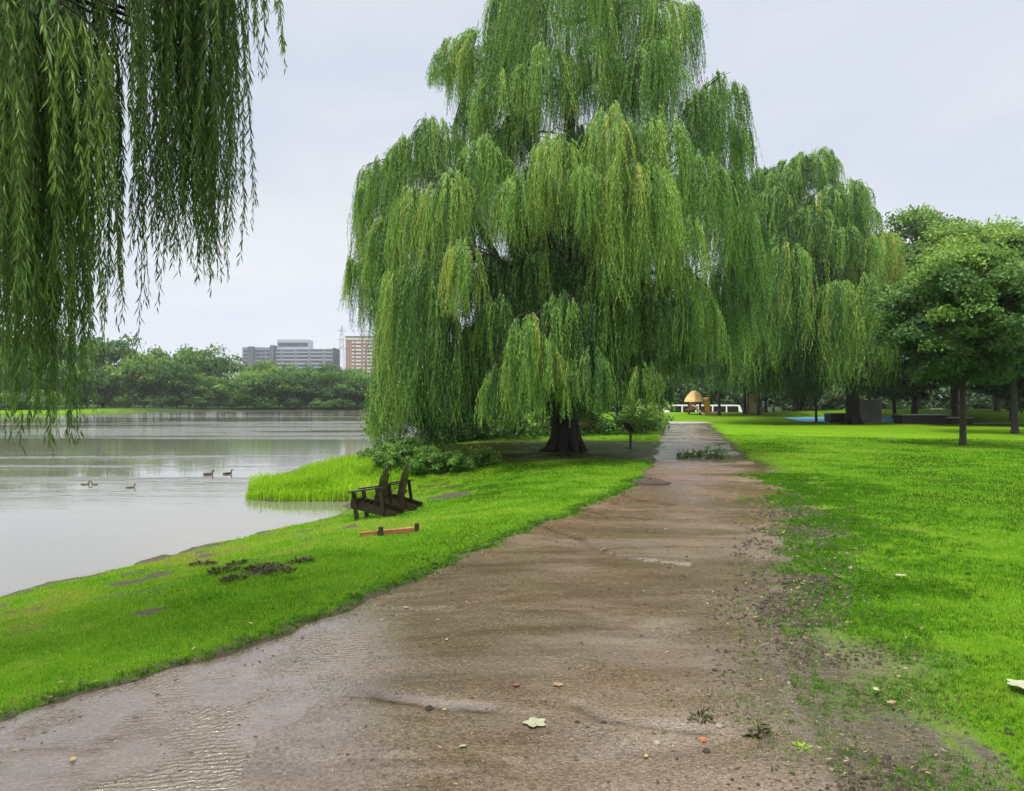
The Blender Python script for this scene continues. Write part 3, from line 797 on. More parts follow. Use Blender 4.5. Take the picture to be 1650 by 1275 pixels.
# ---- big willow beside the path
TB = (gp(911, 729, -.02)[0], gp(911, 729, -.02)[1])
TBASE = (TB[0], TB[1], HZ(*TB) - .03)
BIG = [ # upper crown
 (880, 400, 50, 570, 3.4, .44), (955, 420, 46, 580, 3.6, .46), (905, 470, 40, 640, 4.9, .5), (912, 575, 26, 688, 5.3, .56), (962, 590, 26, 680, 5.0, .48), (1000, 450, 40, 620, 4.0, .46), (800, 470, 36, 640, 4.2, .42), (1205, 300, 26, 470, .6, .5), (1222, 345, 16, 520, .3, .46),
 (735, 60, 42, 150, 1.2, .58), (770, 42, 60, 195, 1.0, .62), (712, 92, 26, 150, .4, .52), (835, -45, 62, 180, 1.4, .55), (915, -110, 75, 190, 1.5, .55), (1000, -80, 65, 200, 1.2, .5),
 (1072, -10, 50, 230, .9, .5), (1112, 0, 28, 120, .3, .5), (1050, 60, 62, 270, 2.0, .42), (955, 60, 55, 200, 1.8, .6), (880, 70, 60, 240, 2.3, .55), (815, 105, 58, 265, 2.0, .6), (760, 150, 36, 250, 1.0, .48),
 (1160, 112, 36, 300, .8, .55), (1125, 140, 36, 330, 1.6, .42), (1180, 190, 26, 330, .4, .5), (1205, 205, 18, 360, .2, .45),
 # shoulder domes in front
 (985, 165, 55, 440, 4.2, .66), (1065, 178, 52, 430, 3.9, .60), (1128, 240, 50, 470, 3.4, .58), (1175, 270, 40, 500, 2.0, .50), (1205, 330, 22, 520, .8, .45),
 (895, 212, 48, 400, 4.4, .68), (838, 268, 46, 420, 4.4, .62), (935, 255, 40, 420, 4.8, .66), (1010, 245, 45, 520, 5.0, .72), (1060, 265, 42, 500, 4.9, .70),
 (780, 215, 52, 420, 3.2, .52), (700, 188, 46, 350, 1.8, .50), (655, 218, 40, 400, 1.4, .58), (615, 255, 34, 430, .8, .55), (585, 290, 26, 470, .4, .56), (568, 410, 16, 510, .3, .6),
 (725, 272, 52, 500, 3.8, .60), (670, 300, 46, 520, 2.8, .62), (625, 345, 42, 540, 1.8, .58), (604, 395, 30, 560, 1.0, .52),
 # lower skirts
 (745, 388, 36, 530, 5.0, .72), (690, 420, 46, 725, 4.2, .48), (640, 430, 42, 730, 3.2, .50), (626, 470, 26, 736, 2.2, .52), (606, 640, 12, 740, 1.6, .5), (730, 500, 34, 725, 4.4, .40),
 (790, 400, 40, 560, 3.4, .34), (840, 400, 44, 560, 3.6, .34), (790, 500, 36, 700, 2.6, .26), (760, 560, 34, 728, 2.2, .24), (700, 560, 40, 735, 1.2, .24), (650, 560, 40, 735, .9, .26), (830, 560, 34, 690, 2.4, .24),
 (848, 506, 42, 690, 5.6, .70), (805, 590, 40, 705, 5.2, .58), (875, 540, 32, 660, 5.7, .66), (945, 545, 46, 680, 5.0, .46), (905, 470, 44, 620, 4.6, .38), (970, 470, 44, 640, 4.4, .40),
 (1040, 582, 34, 655, 4.6, .58), (1000, 600, 34, 660, 4.2, .44), (1040, 440, 46, 600, 4.4, .46), (1090, 420, 46, 610, 4.0, .48), (1130, 462, 34, 625, 3.4, .60), (1160, 420, 34, 600, 2.2, .44), (1090, 530, 38, 640, 3.2, .46), (1185, 450, 28, 600, 1.2, .42),
 (985, 380, 44, 520, 4.6, .52), (1095, 340, 40, 500, 4.4, .62), (930, 380, 40, 500, 2.0, .34), (870, 420, 36, 540, 1.5, .30), (1010, 520, 40, 660, 2.0, .30), (930, 600, 40, 690, 2.6, .3), (900, 300, 50, 470, 1.2, .36), (860, 330, 44, 500, 2.6, .34), (960, 330, 44, 500, 2.6, .36), (820, 420, 44, 600, 2.2, .3), (905, 420, 40, 560, 3.2, .34), (880, 540, 60, 660, .8, .26), (970, 500, 50, 650, .8, .28), (1000, 340, 40, 520, 2.0, .4), (830, 180, 50, 330, 1.2, .42), (930, 200, 40, 330, 1.0, .42), (1060, 610, 34, 650, 1.4, .36)]
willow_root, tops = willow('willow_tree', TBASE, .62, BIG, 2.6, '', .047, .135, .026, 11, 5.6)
forks = [P(905, 600, 24.2), P(870, 470, 24.0), P(935, 440, 23.6), P(905, 330, 24.2), P(850, 220, 23.6), P(925, 160, 24.2), P(1010, 380, 24.6), P(770, 420, 24.4), P(915, 40, 24.2), P(1040, 300, 24.8), P(740, 300, 24.2), P(915, 520, 21.8), P(1050, 520, 25)]
willow_trunk(willow_root, TBASE, .47, tops, forks, 4, M['bark'], (-.03, 0))
tag(willow_root, 'huge weeping willow standing beside the muddy path, crown cut off by the top edge', 'tree', 'weeping willows along the river park')

# ---- second willow behind it
T2 = gp(1374, 683); T2 = (T2[0], T2[1]); T2B = (T2[0], T2[1], HZ(*T2) - .03)
SEC = [(1232, 268, 24, 420, .6, .50), (1212, 296, 24, 460, .8, .46), (1250, 300, 30, 450, 2.4, .5), (1335, 300, 34, 450, 2.6, .55), (1310, 330, 34, 470, 3.2, .5), (1322, 400, 34, 560, 3.0, .44), (1230, 480, 30, 640, 3.0, .4), (1200, 540, 28, 645, 2.4, .4), (1325, 236, 30, 330, 1.0, .55), (1298, 246, 32, 350, 1.5, .55), (1262, 268, 36, 400, 1.5, .50), (1236, 300, 26, 420, 1.0, .46), (1365, 285, 34, 420, 1.5, .56), (1392, 320, 26, 430, .8, .54),
 (1212, 330, 30, 520, 1.0, .42), (1190, 360, 26, 560, 1.4, .40), (1425, 372, 30, 470, 1.4, .70), (1395, 375, 30, 500, 2.5, .66), (1440, 400, 16, 560, .5, .6), (1345, 350, 40, 470, 3.0, .52), (1290, 340, 40, 470, 2.8, .50),
 (1265, 374, 38, 625, 4.5, .56), (1285, 400, 24, 625, 4.4, .5), (1240, 420, 28, 630, 3.6, .42), (1206, 436, 24, 620, 3.8, .54), (1180, 470, 22, 620, 2.0, .4), (1310, 430, 34, 640, 2.6, .30), (1350, 448, 30, 640, 4.6, .62), (1362, 480, 22, 640, 4.6, .58), (1340, 520, 26, 645, 3.8, .40),
 (1396, 436, 22, 630, 4.2, .60), (1425, 455, 24, 635, 3.0, .54), (1440, 470, 16, 630, 1.0, .46), (1380, 540, 30, 650, 2.6, .30), (1420, 560, 26, 650, 1.6, .32), (1260, 540, 34, 650, 2.0, .28), (1220, 560, 34, 645, 1.6, .30), (1300, 560, 34, 655, 1.4, .26), (1180, 560, 26, 640, 1.0, .32)]
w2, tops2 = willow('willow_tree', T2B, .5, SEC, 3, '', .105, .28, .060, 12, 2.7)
forks2 = [P(1365, 560, 53.5), P(1340, 450, 53), P(1300, 380, 53.5), P(1390, 430, 54), P(1320, 300, 53.5), P(1250, 430, 54)]
willow_trunk(w2, T2B, .5, tops2, forks2, 6, M['bark'])
tag(w2, 'second weeping willow, further off over the playground, right of the huge one', 'tree', 'weeping willows along the river park')

# ---- willow whose branches hang into the picture at the upper left (its trunk stands on the bank, out of the frame)
NB = (-6.6, 3.2); NBASE = (NB[0], NB[1], HZ(*NB) - .03)
nroot = empty('willow_tree', NBASE)
stem_mb = MB()
# groups: (x, top y, half width, bottom y, depth, number, tone)
NEAR = [(20, -260, 50, 600, 5.2, 56, .45), (85, -220, 35, 545, 5.4, 36, .42), (50, -60, 40, 520, 4.7, 26, .55), (112, -150, 24, 520, 5.0, 22, .5), (10, 40, 50, 560, 4.6, 20, .55),
 (42, 60, 17, 738, 5.0, 30, .48), (12, 60, 18, 690, 4.8, 20, .55), (56, 160, 8, 768, 5.0, 8, .45), (132, 130, 11, 592, 5.1, 14, .55), (75, 100, 12, 640, 5.2, 11, .42), (-20, 60, 20, 650, 4.9, 14, .5),
 (156, -200, 16, 400, 5.4, 14, .45), (180, -160, 10, 330, 5.7, 6, .38), (146, 30, 22, 400, 4.6, 12, .72), (176, 100, 11, 500, 5.6, 8, .4), (206, -100, 8, 300, 5.6, 3, .42),
 (262, -200, 18, 420, 5.8, 28, .33), (284, -200, 20, 400, 6.0, 30, .30), (316, -180, 24, 440, 5.8, 42, .38), (345, -180, 15, 380, 5.7, 24, .42), (256, -80, 12, 525, 5.8, 8, .42), (320, 100, 13, 475, 5.8, 12, .45), (290, 0, 12, 470, 5.8, 8, .4), (245, -60, 16, 330, 5.3, 12, .5),
 (366, -150, 18, 190, 5.6, 10, .5), (400, -120, 20, 150, 5.4, 8, .52), (430, -110, 14, 95, 5.4, 7, .55), (210, -180, 60, 90, 5.5, 22, .42), (320, -180, 60, 60, 5.6, 22, .45),
 (50, -250, 60, 330, 6.6, 22, .28), (290, -230, 40, 230, 6.8, 14, .3), (-110, -260, 60, 700, 5.8, 40, .4), (-180, -260, 70, 640, 5.0, 40, .4)]
S = [[], [], [], [], []]; ntops = []
rgn = np.random.default_rng(21)
for k, (px, ty, hw, bot, D, nst, tn) in enumerate(NEAR):
    nst = int(nst * 1.05)
    xx = px + rgn.normal(0, .55, nst) * hw
    Ds = D + rgn.normal(0, .28, nst)
    tz = EYE - (ty + rgn.uniform(0, 60, nst) - HY) / F * D
    bz = EYE - (bot - HY) / F * D
    st_ = np.stack([(xx - CX) / F * D, Ds, tz], -1)
    S[0].append(st_); S[1].append(unit(np.stack([.9 + rgn.normal(0, .3, nst), -.1 + rgn.normal(0, .5, nst)], -1)))
    S[2].append(rgn.uniform(.02, .13, nst)); S[3].append(np.clip(tz - bz - np.abs(rgn.normal(0, .30, nst)) * (1.0 + (bot < 300) * .6), .4, None)); S[4].append(tn + rgn.normal(0, .09, nst))
    ntops.append(Vector(((px - CX) / F * D, D, EYE - (ty - HY) / F * D)))
S = [np.concatenate(a) for a in S]
rgo = np.random.default_rng(33)
OV = []
for k in range(46):
    q = rgo.uniform(0, 6.28); rr_o = 4.6 * math.sqrt(rgo.uniform(0, 1)); zz = 12.5 - .20 * rr_o ** 2 + rgo.normal(0, .5)
    c = Vector((NB[0] + .6 + math.cos(q) * rr_o, NB[1] - .6 + math.sin(q) * rr_o, zz))
    r = dome_strands(c, 1.25, max(zz - 3.2, EYE + .62 * max(0, c.y) + 1.2), 46, .42, 900 + k, (math.cos(q), math.sin(q)))
    vv_, tt_ = strands(r[0], r[1], r[2], r[3], .075, .19, .040, r[4], 950 + k)
    OV.append((vv_, tt_)); ntops.append(c)
v, tn = strands(S[0], S[1], S[2], S[3], .025, .128, .0165, S[4], 22, .10, (.0028, .18), .6)
v = np.concatenate([v] + [a for a, b_ in OV]); tn = np.concatenate([tn] + [b_ for a, b_ in OV])
print('near willow leaves', len(v) // 4)
quad_mesh('crown', v - np.array(NBASE), tn, M['willow_near'], nroot)
stem_mb.v = [(a - NBASE[0], b_ - NBASE[1], c - NBASE[2]) for a, b_, c in stem_mb.v]
stem_mb.build('branchlets', M['twig'], nroot)
nf = [Vector((-6.2, 2.6, 8.5)), Vector((-7.6, 4.4, 8.2)), Vector((-5.0, 3.4, 8.0)), Vector((-6.4, 3.0, 10.6)), Vector((-5.8, 3.8, 4.2)), Vector((-5.0, 4.8, 5.6)), Vector((-6.4, 4.6, 5.2)), Vector((-3.8, 5.2, 5.9)), Vector((-6.0, 2.0, 5.0))]
willow_trunk(nroot, NBASE, .42, [(t + Vector((0, 0, .15)), .3) for t in ntops], nf, 8, M['bark'], (.05, .05))
tag(nroot, 'close willow whose long leafy branches hang into the upper left corner', 'tree', 'weeping willows along the river park')

# ------------------------------------------------------------------ broadleaf trees
def pads_tree(H, cb, rad_, npads, nl, L, seed, pad_r=.26, flat=.55, up=.5, conical=.0, hang=.0):
    """returns trunk MB and crown arrays for a broadleaf tree of height H, crown from cb, radius rad_"""
    rg = np.random.default_rng(seed); rr_ = random.Random(seed)
    cz = (H + cb) / 2; ch = (H - cb) / 2
    pads = []
    while len(pads) < npads:
        d = unit(rg.normal(0, 1, 3)); q = rg.uniform(.35, 1) ** .6
        p = d * q
        w = 1 - conical * max(0, p[2]) - .15 * max(0, -p[2])
        wob = .82 + .36 * float(vnoise(np.array([math.atan2(d[1], d[0]) * 1.6 + 9]), np.array([p[2] * 2.2 + 4]), seed)[0])
        c = np.array([p[0] * rad_ * w * wob, p[1] * rad_ * w * wob, cz + p[2] * ch * (.9 + .2 * (wob - .9))])
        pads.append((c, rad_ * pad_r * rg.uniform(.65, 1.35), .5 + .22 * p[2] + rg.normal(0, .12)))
    V = []; T = []
    per = max(4, nl // npads)
    for c, pr_, tn in pads:
        d = unit(rg.normal(0, 1, (per, 3))); d[:, 2] = np.where(d[:, 2] < -.2, -d[:, 2] * .6, d[:, 2])
        q = rg.uniform(.45, 1.08, per) ** .7
        sc = np.array([pr_, pr_, pr_ * flat])
        b_ = c + d * q[:, None] * sc
        outd = unit(d + rg.normal(0, .6, (per, 3)))
        dirv = unit(np.cross(outd, rg.normal(0, 1, (per, 3))) + np.array([0, 0, -.25 - hang]))
        nrm = unit(d * .6 + np.array([0, 0, up]) + rg.normal(0, .45, (per, 3)))
        V.append(leaf_quads(b_, dirv, nrm, L * rg.uniform(.6, 1.3, per), L * .75 * rg.uniform(.6, 1.3, per)))
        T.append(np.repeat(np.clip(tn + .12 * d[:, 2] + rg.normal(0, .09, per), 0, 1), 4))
    tb = MB(); r0 = .010 * H + .016 * rad_
    hgt = [-.2, 0, .25, cb * .6, cb, cz, H * .86]
    wob = lambda: rr_.uniform(-.03, .03) * H * .3
    pts = [Vector((0, 0, hgt[0])), Vector((0, 0, 0)), Vector((0, 0, .25)), Vector((wob() * .3, wob() * .3, hgt[3])), Vector((wob() * .5, wob() * .5, hgt[4])), Vector((wob(), wob(), hgt[5])), Vector((wob(), wob(), hgt[6]))]
    tb.tube(pts, [r0 * 1.5, r0 * 1.35, r0 * 1.05, r0 * .92, r0 * .85, r0 * .5, r0 * .12], 9, True, .05, seed)
    for k, (c, pr_, tn) in enumerate(pads[::max(1, len(pads) // 26)]):
        c = Vector(c); z0 = max(cb * .8, min(c.z - .35 * math.hypot(c.x, c.y), H * .8)); s_ = Vector((pts[4].x, pts[4].y, z0))
        tb.tube(bez(s_, s_.lerp(c, .5) + Vector((0, 0, .05 * H)), c, 6), [r0 * .42 * (1 - .15 * q) for q in range(6)], 5, False)
    return tb, np.concatenate(V), np.concatenate(T)

def add_tree(name, x, y, H, cb, rad_, npads, nl, L, seed, mat, label, group=None, cat='tree', z=None, **kw):
    z = HZ(x, y) - .02 if z is None else z
    root = empty(name, (x, y, z))
    tb, V, T = pads_tree(H, cb, rad_, npads, nl, L, seed, **kw)
    tb.build('trunk', M['bark2'], root, True); quad_mesh('crown', V, T, mat, root)
    tag(root, label, cat, group); return root
def add_copy(src, x, y, sc, rz, label, group, sz=None):
    c = copy_tree(src); c.location = (x, y, HZ(x, y) - .02); c.rotation_euler = (0, 0, rz); c.scale = (sc, sc, sz or sc)
    tag(c, label, None, group); return c

G_LAWN = 'trees on the lawn at the right'
x, y = gp(1551, 718)
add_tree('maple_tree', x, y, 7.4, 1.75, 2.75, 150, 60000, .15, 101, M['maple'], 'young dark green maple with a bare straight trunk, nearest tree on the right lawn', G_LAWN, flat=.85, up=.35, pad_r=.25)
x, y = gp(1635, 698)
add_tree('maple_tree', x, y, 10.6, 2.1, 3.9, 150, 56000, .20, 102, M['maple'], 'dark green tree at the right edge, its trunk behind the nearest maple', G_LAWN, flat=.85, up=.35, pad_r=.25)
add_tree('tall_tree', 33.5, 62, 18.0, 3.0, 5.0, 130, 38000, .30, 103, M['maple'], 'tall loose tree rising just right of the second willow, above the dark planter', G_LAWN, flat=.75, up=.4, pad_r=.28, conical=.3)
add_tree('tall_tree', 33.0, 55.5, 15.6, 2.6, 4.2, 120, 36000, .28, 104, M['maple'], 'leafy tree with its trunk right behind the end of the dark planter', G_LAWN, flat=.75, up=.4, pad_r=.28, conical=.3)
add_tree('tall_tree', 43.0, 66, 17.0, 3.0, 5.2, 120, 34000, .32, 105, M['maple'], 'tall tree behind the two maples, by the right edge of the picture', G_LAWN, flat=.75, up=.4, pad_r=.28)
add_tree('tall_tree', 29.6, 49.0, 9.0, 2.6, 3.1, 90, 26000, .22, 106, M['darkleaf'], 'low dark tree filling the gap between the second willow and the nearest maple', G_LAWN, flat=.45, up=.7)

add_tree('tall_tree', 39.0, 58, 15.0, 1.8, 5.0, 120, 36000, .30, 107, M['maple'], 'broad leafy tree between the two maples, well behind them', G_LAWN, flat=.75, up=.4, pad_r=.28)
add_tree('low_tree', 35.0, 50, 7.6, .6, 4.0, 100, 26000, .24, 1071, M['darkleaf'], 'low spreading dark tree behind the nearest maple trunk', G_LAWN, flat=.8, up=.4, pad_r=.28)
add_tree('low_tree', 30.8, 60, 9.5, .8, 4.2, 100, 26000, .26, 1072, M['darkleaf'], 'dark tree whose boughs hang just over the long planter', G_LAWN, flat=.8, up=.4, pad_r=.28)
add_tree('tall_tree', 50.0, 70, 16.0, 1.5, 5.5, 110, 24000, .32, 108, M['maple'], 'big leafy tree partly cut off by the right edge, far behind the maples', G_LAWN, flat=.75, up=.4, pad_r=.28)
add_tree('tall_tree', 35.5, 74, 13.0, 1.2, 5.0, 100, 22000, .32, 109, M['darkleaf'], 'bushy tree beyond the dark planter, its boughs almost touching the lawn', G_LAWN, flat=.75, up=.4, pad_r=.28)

# slim trees on the lawn round the playground (their trunks show below the willow boughs)
G_PLAY = 'slim trees round the playground'
slim = add_tree('slim_tree', 17.8, 64, 8.5, 2.5, 2.6, 50, 8000, .28, 111, M['darkleaf'], 'slim dark young tree right of the orange play house', G_PLAY, flat=.5, up=.6)
for (px, d, sc, lab) in [(1200, 66, 1.25, 'left one of the two red-brown trunks framing the tan play tower'), (1222, 64, 1.3, 'right one of the two red-brown trunks framing the tan play tower'),
                         (1234, 69, 1.2, 'dark trunk between the tan play tower and the two white boards'), (1280, 71, 1.2, 'dark trunk at the left edge of the blue play surface'),
                         (1315, 57, .8, 'very thin young tree standing on the blue play surface')]:
    add_copy(slim, (px - CX) / F * d, d, sc, px * .7, lab, G_PLAY, sc * .9)
add_copy(slim, (1534 - CX) / F * 70, 70, .9, 2.2, 'thin trunk just left of the nearest maple trunk, far back on the lawn', G_PLAY)

# far row of trees behind the lawn
G_ROW = 'row of trees behind the lawn'
row = [add_tree('park_tree', 26, 118, 14, -.8, 6.6, 100, 13000, .7, 121, M['darkleaf'], '', G_ROW, flat=.8), add_tree('park_tree', 40, 112, 16, -.8, 7.0, 100, 13000, .7, 122, M['darkleaf'], '', G_ROW, flat=.8)]
words = ['first', 'second', 'third', 'fourth', 'fifth', 'sixth', 'seventh', 'eighth', 'ninth', 'tenth', 'eleventh', 'twelfth', 'thirteenth', 'fourteenth', 'fifteenth', 'sixteenth', 'seventeenth', 'eighteenth', 'nineteenth', 'twentieth']
xs = [-3, 6, 15, 23, 30, 37, 44, 51, 58, 65, 72, 79, 86, 93, 100]
rgr = random.Random(5)
order = sorted(xs)
for k, xx in enumerate(order):
    yy_ = 108 + rgr.uniform(-6, 10)
    lab = 'dark leafy tree in the far row behind the lawn, %s from the left' % words[k]
    if k < 2:
        row[k].location = (xx, yy_, HZ(xx, yy_) - .02); tag(row[k], lab)
    else: add_copy(row[k % 2], xx, yy_, rgr.uniform(.85, 1.2), rgr.uniform(0, 6), lab, G_ROW)

G_HB = 'bushes along the far edge of the lawn'
hb = None
for k in range(19):
    xx = -1 + 5.6 * k; yy_ = 99 + 3 * math.sin(k * 2.1); lab = 'dark bush along the far edge of the lawn, %s from the left' % words[k]
    if hb is None: hb = add_tree('hedge_bush', xx, yy_, 5.2, -.8, 4.4, 60, 7000, .5, 160, M['darkleaf'], lab, G_HB, 'bush', flat=.9, pad_r=.32)
    else: add_copy(hb, xx, yy_, .85 + .3 * ((k * 37) % 10) / 10, k * 1.7, lab, G_HB)
# trees on the far bank
G_BANK = 'trees on the far river bank'
protos = [add_tree('bank_tree', 0, 0, 10, .0, 6.6, 60, 5200, .62, 130 + k, M['fartree'], '', G_BANK, flat=.75, up=.5, pad_r=.30, z=0) for k in range(4)]
fr = [(-110, 134, 1.15), (-60, 140, 1.1), (-10, 140, 1.1), (35, 142, 1.15), (75, 150, .95), (120, 160, .95), (165, 172, .8), (185, 176, .85), (232, 176, 1.12), (285, 176, 1.0), (305, 178, .85), (352, 178, .80), (398, 178, .98), (450, 180, 1.0), (502, 182, .95), (545, 184, .9), (585, 184, .85), (625, 186, .85)]
bk = [(-90, 168, 1.7), (-20, 170, 1.6), (60, 172, 1.7), (120, 190, 1.6), (178, 196, 1.62), (232, 200, 1.40), (275, 200, 1.36), (322, 205, 1.50), (362, 205, 1.42), (425, 206, 1.20), (480, 208, 1.18), (530, 208, 1.08), (575, 210, 1.05), (620, 210, 1.0)]
used = 0
for rowname, lst in (('front row', fr), ('back row', bk)):
    for k, (px, d, sc) in enumerate(lst):
        xx = (px - CX) / F * d
        lab = ('bushy tree in the far bank %s, %s from the left' % (rowname, words[k]))
        wx = sc * (1.0 if rowname[0] == 'f' else .82)
        if used < 4: o = protos[used]; used += 1
        else: o = copy_tree(protos[(k * 3 + used) % 4]); used += 1
        o.location = (xx, d, HZ(xx, d) - .15 - (.3 if rowname[0] == 'f' else 0)); o.rotation_euler = (0, 0, rgr.uniform(0, 6)); o.scale = (wx, wx, sc * rgr.uniform(.94, 1.06) * (1.12 if px < 340 else 1.03)); tag(o, lab, 'tree', G_BANK)
# scrub at the waterline of the far bank
x_ = np.random.default_rng(4)
G_SCR = 'bushes at the far waterline'
sc0 = None
for k, (px, d, s) in enumerate([(-60, 128, 1), (0, 130, .9), (60, 133, 1), (205, 172, .8), (260, 172, .9), (325, 174, .8), (375, 176, .75), (425, 176, .7), (475, 178, .7), (525, 179, .8), (560, 180, .7), (600, 181, .7)]):
    lab = 'low green bush at the far waterline, %s from the left' % words[k]
    xx = (px - CX) / F * d
    if sc0 is None:
        sc0 = add_tree('bank_bush', xx, d, 3.2, .0, 4.2, 24, 1800, .55, 150, M['fartree'], lab, G_SCR, 'bush', flat=.7, pad_r=.34)
    else:
        c = add_copy(sc0, xx, d, s, k * 1.3, lab, G_SCR)

# ------------------------------------------------------------------ shrubs near the willow
G_SHR = 'shrubs and weeds by the big willow'
def shrub(name, px, py, Hh, rad_, seed, label, mat=None, L=.085, nl=5000, z=None, cat='shrub'):
    x, y = gpt(px, py)
    return add_tree(name, x, y, Hh, -.25, rad_, 60, int(nl * 1.2), L * .8, seed, mat or M['shrub'], label, G_SHR, cat, flat=1.1, up=.4, pad_r=.24)
shrub('river_shrub', 622, 764, 0.68, 0.44, 201, 'leafy weed bush behind the left end of the dark chairs', L=.07)
shrub('river_shrub', 650, 756, 0.90, 0.60, 202, 'tallest leafy bush behind the two dark chairs', L=.075, nl=6500)
shrub('river_shrub', 690, 760, 0.68, 0.56, 203, 'bright leafy bush right of the dark chair backs', L=.07)
shrub('river_shrub', 728, 758, 0.54, 0.52, 204, 'low leafy bush at the front edge of the willow shade', L=.07)
shrub('river_shrub', 770, 748, 0.50, 0.64, 205, 'dark low bush under the left willow boughs', L=.08)
shrub('river_shrub', 597, 748, 0.54, 0.44, 206, 'thin weedy bush at the water edge under the leftmost willow boughs', L=.07)
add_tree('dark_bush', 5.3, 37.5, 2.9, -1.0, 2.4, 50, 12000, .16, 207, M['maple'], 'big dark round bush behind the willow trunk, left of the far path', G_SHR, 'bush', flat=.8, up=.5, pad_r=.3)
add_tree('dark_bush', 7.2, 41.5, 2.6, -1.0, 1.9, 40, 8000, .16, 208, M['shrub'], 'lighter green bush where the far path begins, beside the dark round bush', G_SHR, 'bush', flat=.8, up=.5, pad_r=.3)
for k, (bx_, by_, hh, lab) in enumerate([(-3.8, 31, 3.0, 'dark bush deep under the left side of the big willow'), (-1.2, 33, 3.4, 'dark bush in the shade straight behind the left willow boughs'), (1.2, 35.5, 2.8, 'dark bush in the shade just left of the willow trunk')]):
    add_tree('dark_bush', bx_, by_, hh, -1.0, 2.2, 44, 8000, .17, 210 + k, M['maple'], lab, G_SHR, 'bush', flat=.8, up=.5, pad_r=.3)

# dark flattened weeds on the bank
G_WEED = 'dark weed clumps on the grassy bank'
def weed(px, py, s, seed, label, dark=True):
    x, y = gpt(px, py) if px < 1000 else gp(px, py)
    rg = np.random.default_rng(seed); n = int(300 * s)
    a = rg.uniform(0, 6.28, n); q = np.sqrt(rg.uniform(0, 1, n))
    ex, ey = q * np.cos(a) * .20 * s, q * np.sin(a) * .13 * s
    b_ = np.stack([ex, ey, rg.uniform(0, .07, n) * (1 - q)], -1)
    dv = unit(np.stack([np.cos(a), np.sin(a), rg.uniform(.0, .9, n)], -1) + rg.normal(0, .4, (n, 3)))
    nv = unit(np.cross(dv, rg.normal(0, 1, (n, 3))))
    v = leaf_quads(b_, dv, nv, rg.uniform(.03, .075, n), rg.uniform(.008, .02, n))
    o = mesh_np('weed_clump', v, np.arange(n * 4), np.full(n, 4), M['weed'] if dark else M['shrub'], tone=np.repeat(rg.uniform(0, 1, n), 4))
    o.location = (x, y, HZ(x, y)); o.rotation_euler = (0, 0, .35)
    return tag(o, label, 'weeds', G_WEED)
M['weed'] = leaf_mat('weed_leaf', [(0, (.035, .034, .014)), (.5, (.070, .075, .026)), (1, (.13, .14, .05))], .2, .6)
weed(328, 911, 0.70, 301, 'greenish weed clump nearest the river, leftmost of the dark tufts')
weed(362, 921, 0.78, 302, 'dark weed tuft just right of the leftmost one, on the bank')
weed(383, 934, 0.70, 303, 'dark weed tuft lowest on the bank, nearest the path')
weed(384, 910, 0.47, 304, 'small dark weed tuft between the larger ones on the bank')
weed(425, 916, 0.86, 305, 'brownish flattened weed patch in the middle of the bank tufts')
weed(450, 921, 0.70, 306, 'dark weed patch touching the brownish one on its right')
weed(486, 907, 0.70, 307, 'rightmost dark weed tuft, thin and wide, below the timber edging')
weed(1128, 1165 , .2, 308, 'small dark weed tuft on the muddy path near its right edge')
weed(1222, 1190, .2, 309, 'dark weed tuft where the muddy path meets the right grass')

# fallen leafy branch across the path in the willow shade
x, y = gp(1132, 739)
rg = np.random.default_rng(44); root = empty('fallen_branch', (x, y, HZ(x, y)))
mb = MB(); mb.tube([(-.75, 0, .03), (-.2, .05, .06), (.3, 0, .10), (.65, .1, .2)], [.018, .016, .012, .005], 6); mb.tube([(-.1, .05, .07), (.15, .2, .22), (.3, .25, .33)], [.012, .008, .004], 5)
mb.build('stem', M['twig'], root)
n = 420; tpos = rg.uniform(0, 1, n); b_ = np.stack([-.7 + 1.35 * tpos + rg.normal(0, .06, n), rg.normal(.05, .14, n), np.abs(rg.normal(0, .12, n)) * (.4 + tpos) + .02], -1)
dv = unit(rg.normal(0, 1, (n, 3)) + np.array([.4, 0, .2])); nv = unit(np.cross(dv, rg.normal(0, 1, (n, 3))))
quad_mesh('foliage', leaf_quads(b_, dv, nv, rg.uniform(.08, .15, n), rg.uniform(.03, .06, n)), np.repeat(rg.uniform(0, .6, n), 4), M['shrub'], root)
tag(root, 'leafy fallen branch lying across the path in the willow shade', 'branch')

# low heap of dark mud at the left edge of the path
x, y = gp(1049, 779)
ug = MB(); ug.lathe([(.42, -.02), (.36, .03), (.24, .075), (.10, .10), (.02, .105)], 20)
o = ug.build('mud_heap', M['stone2'], None, True); o.location = (x, y, HZ(x, y)); o.scale = (1, .75, .9)
rgv = random.Random(2)
for vv in o.data.vertices: vv.co += Vector((rgv.uniform(-.03, .03), rgv.uniform(-.03, .03), rgv.uniform(-.012, .012)))
tag(o, 'low dark heap of mud at the left edge of the path before the shade', 'mud heap')

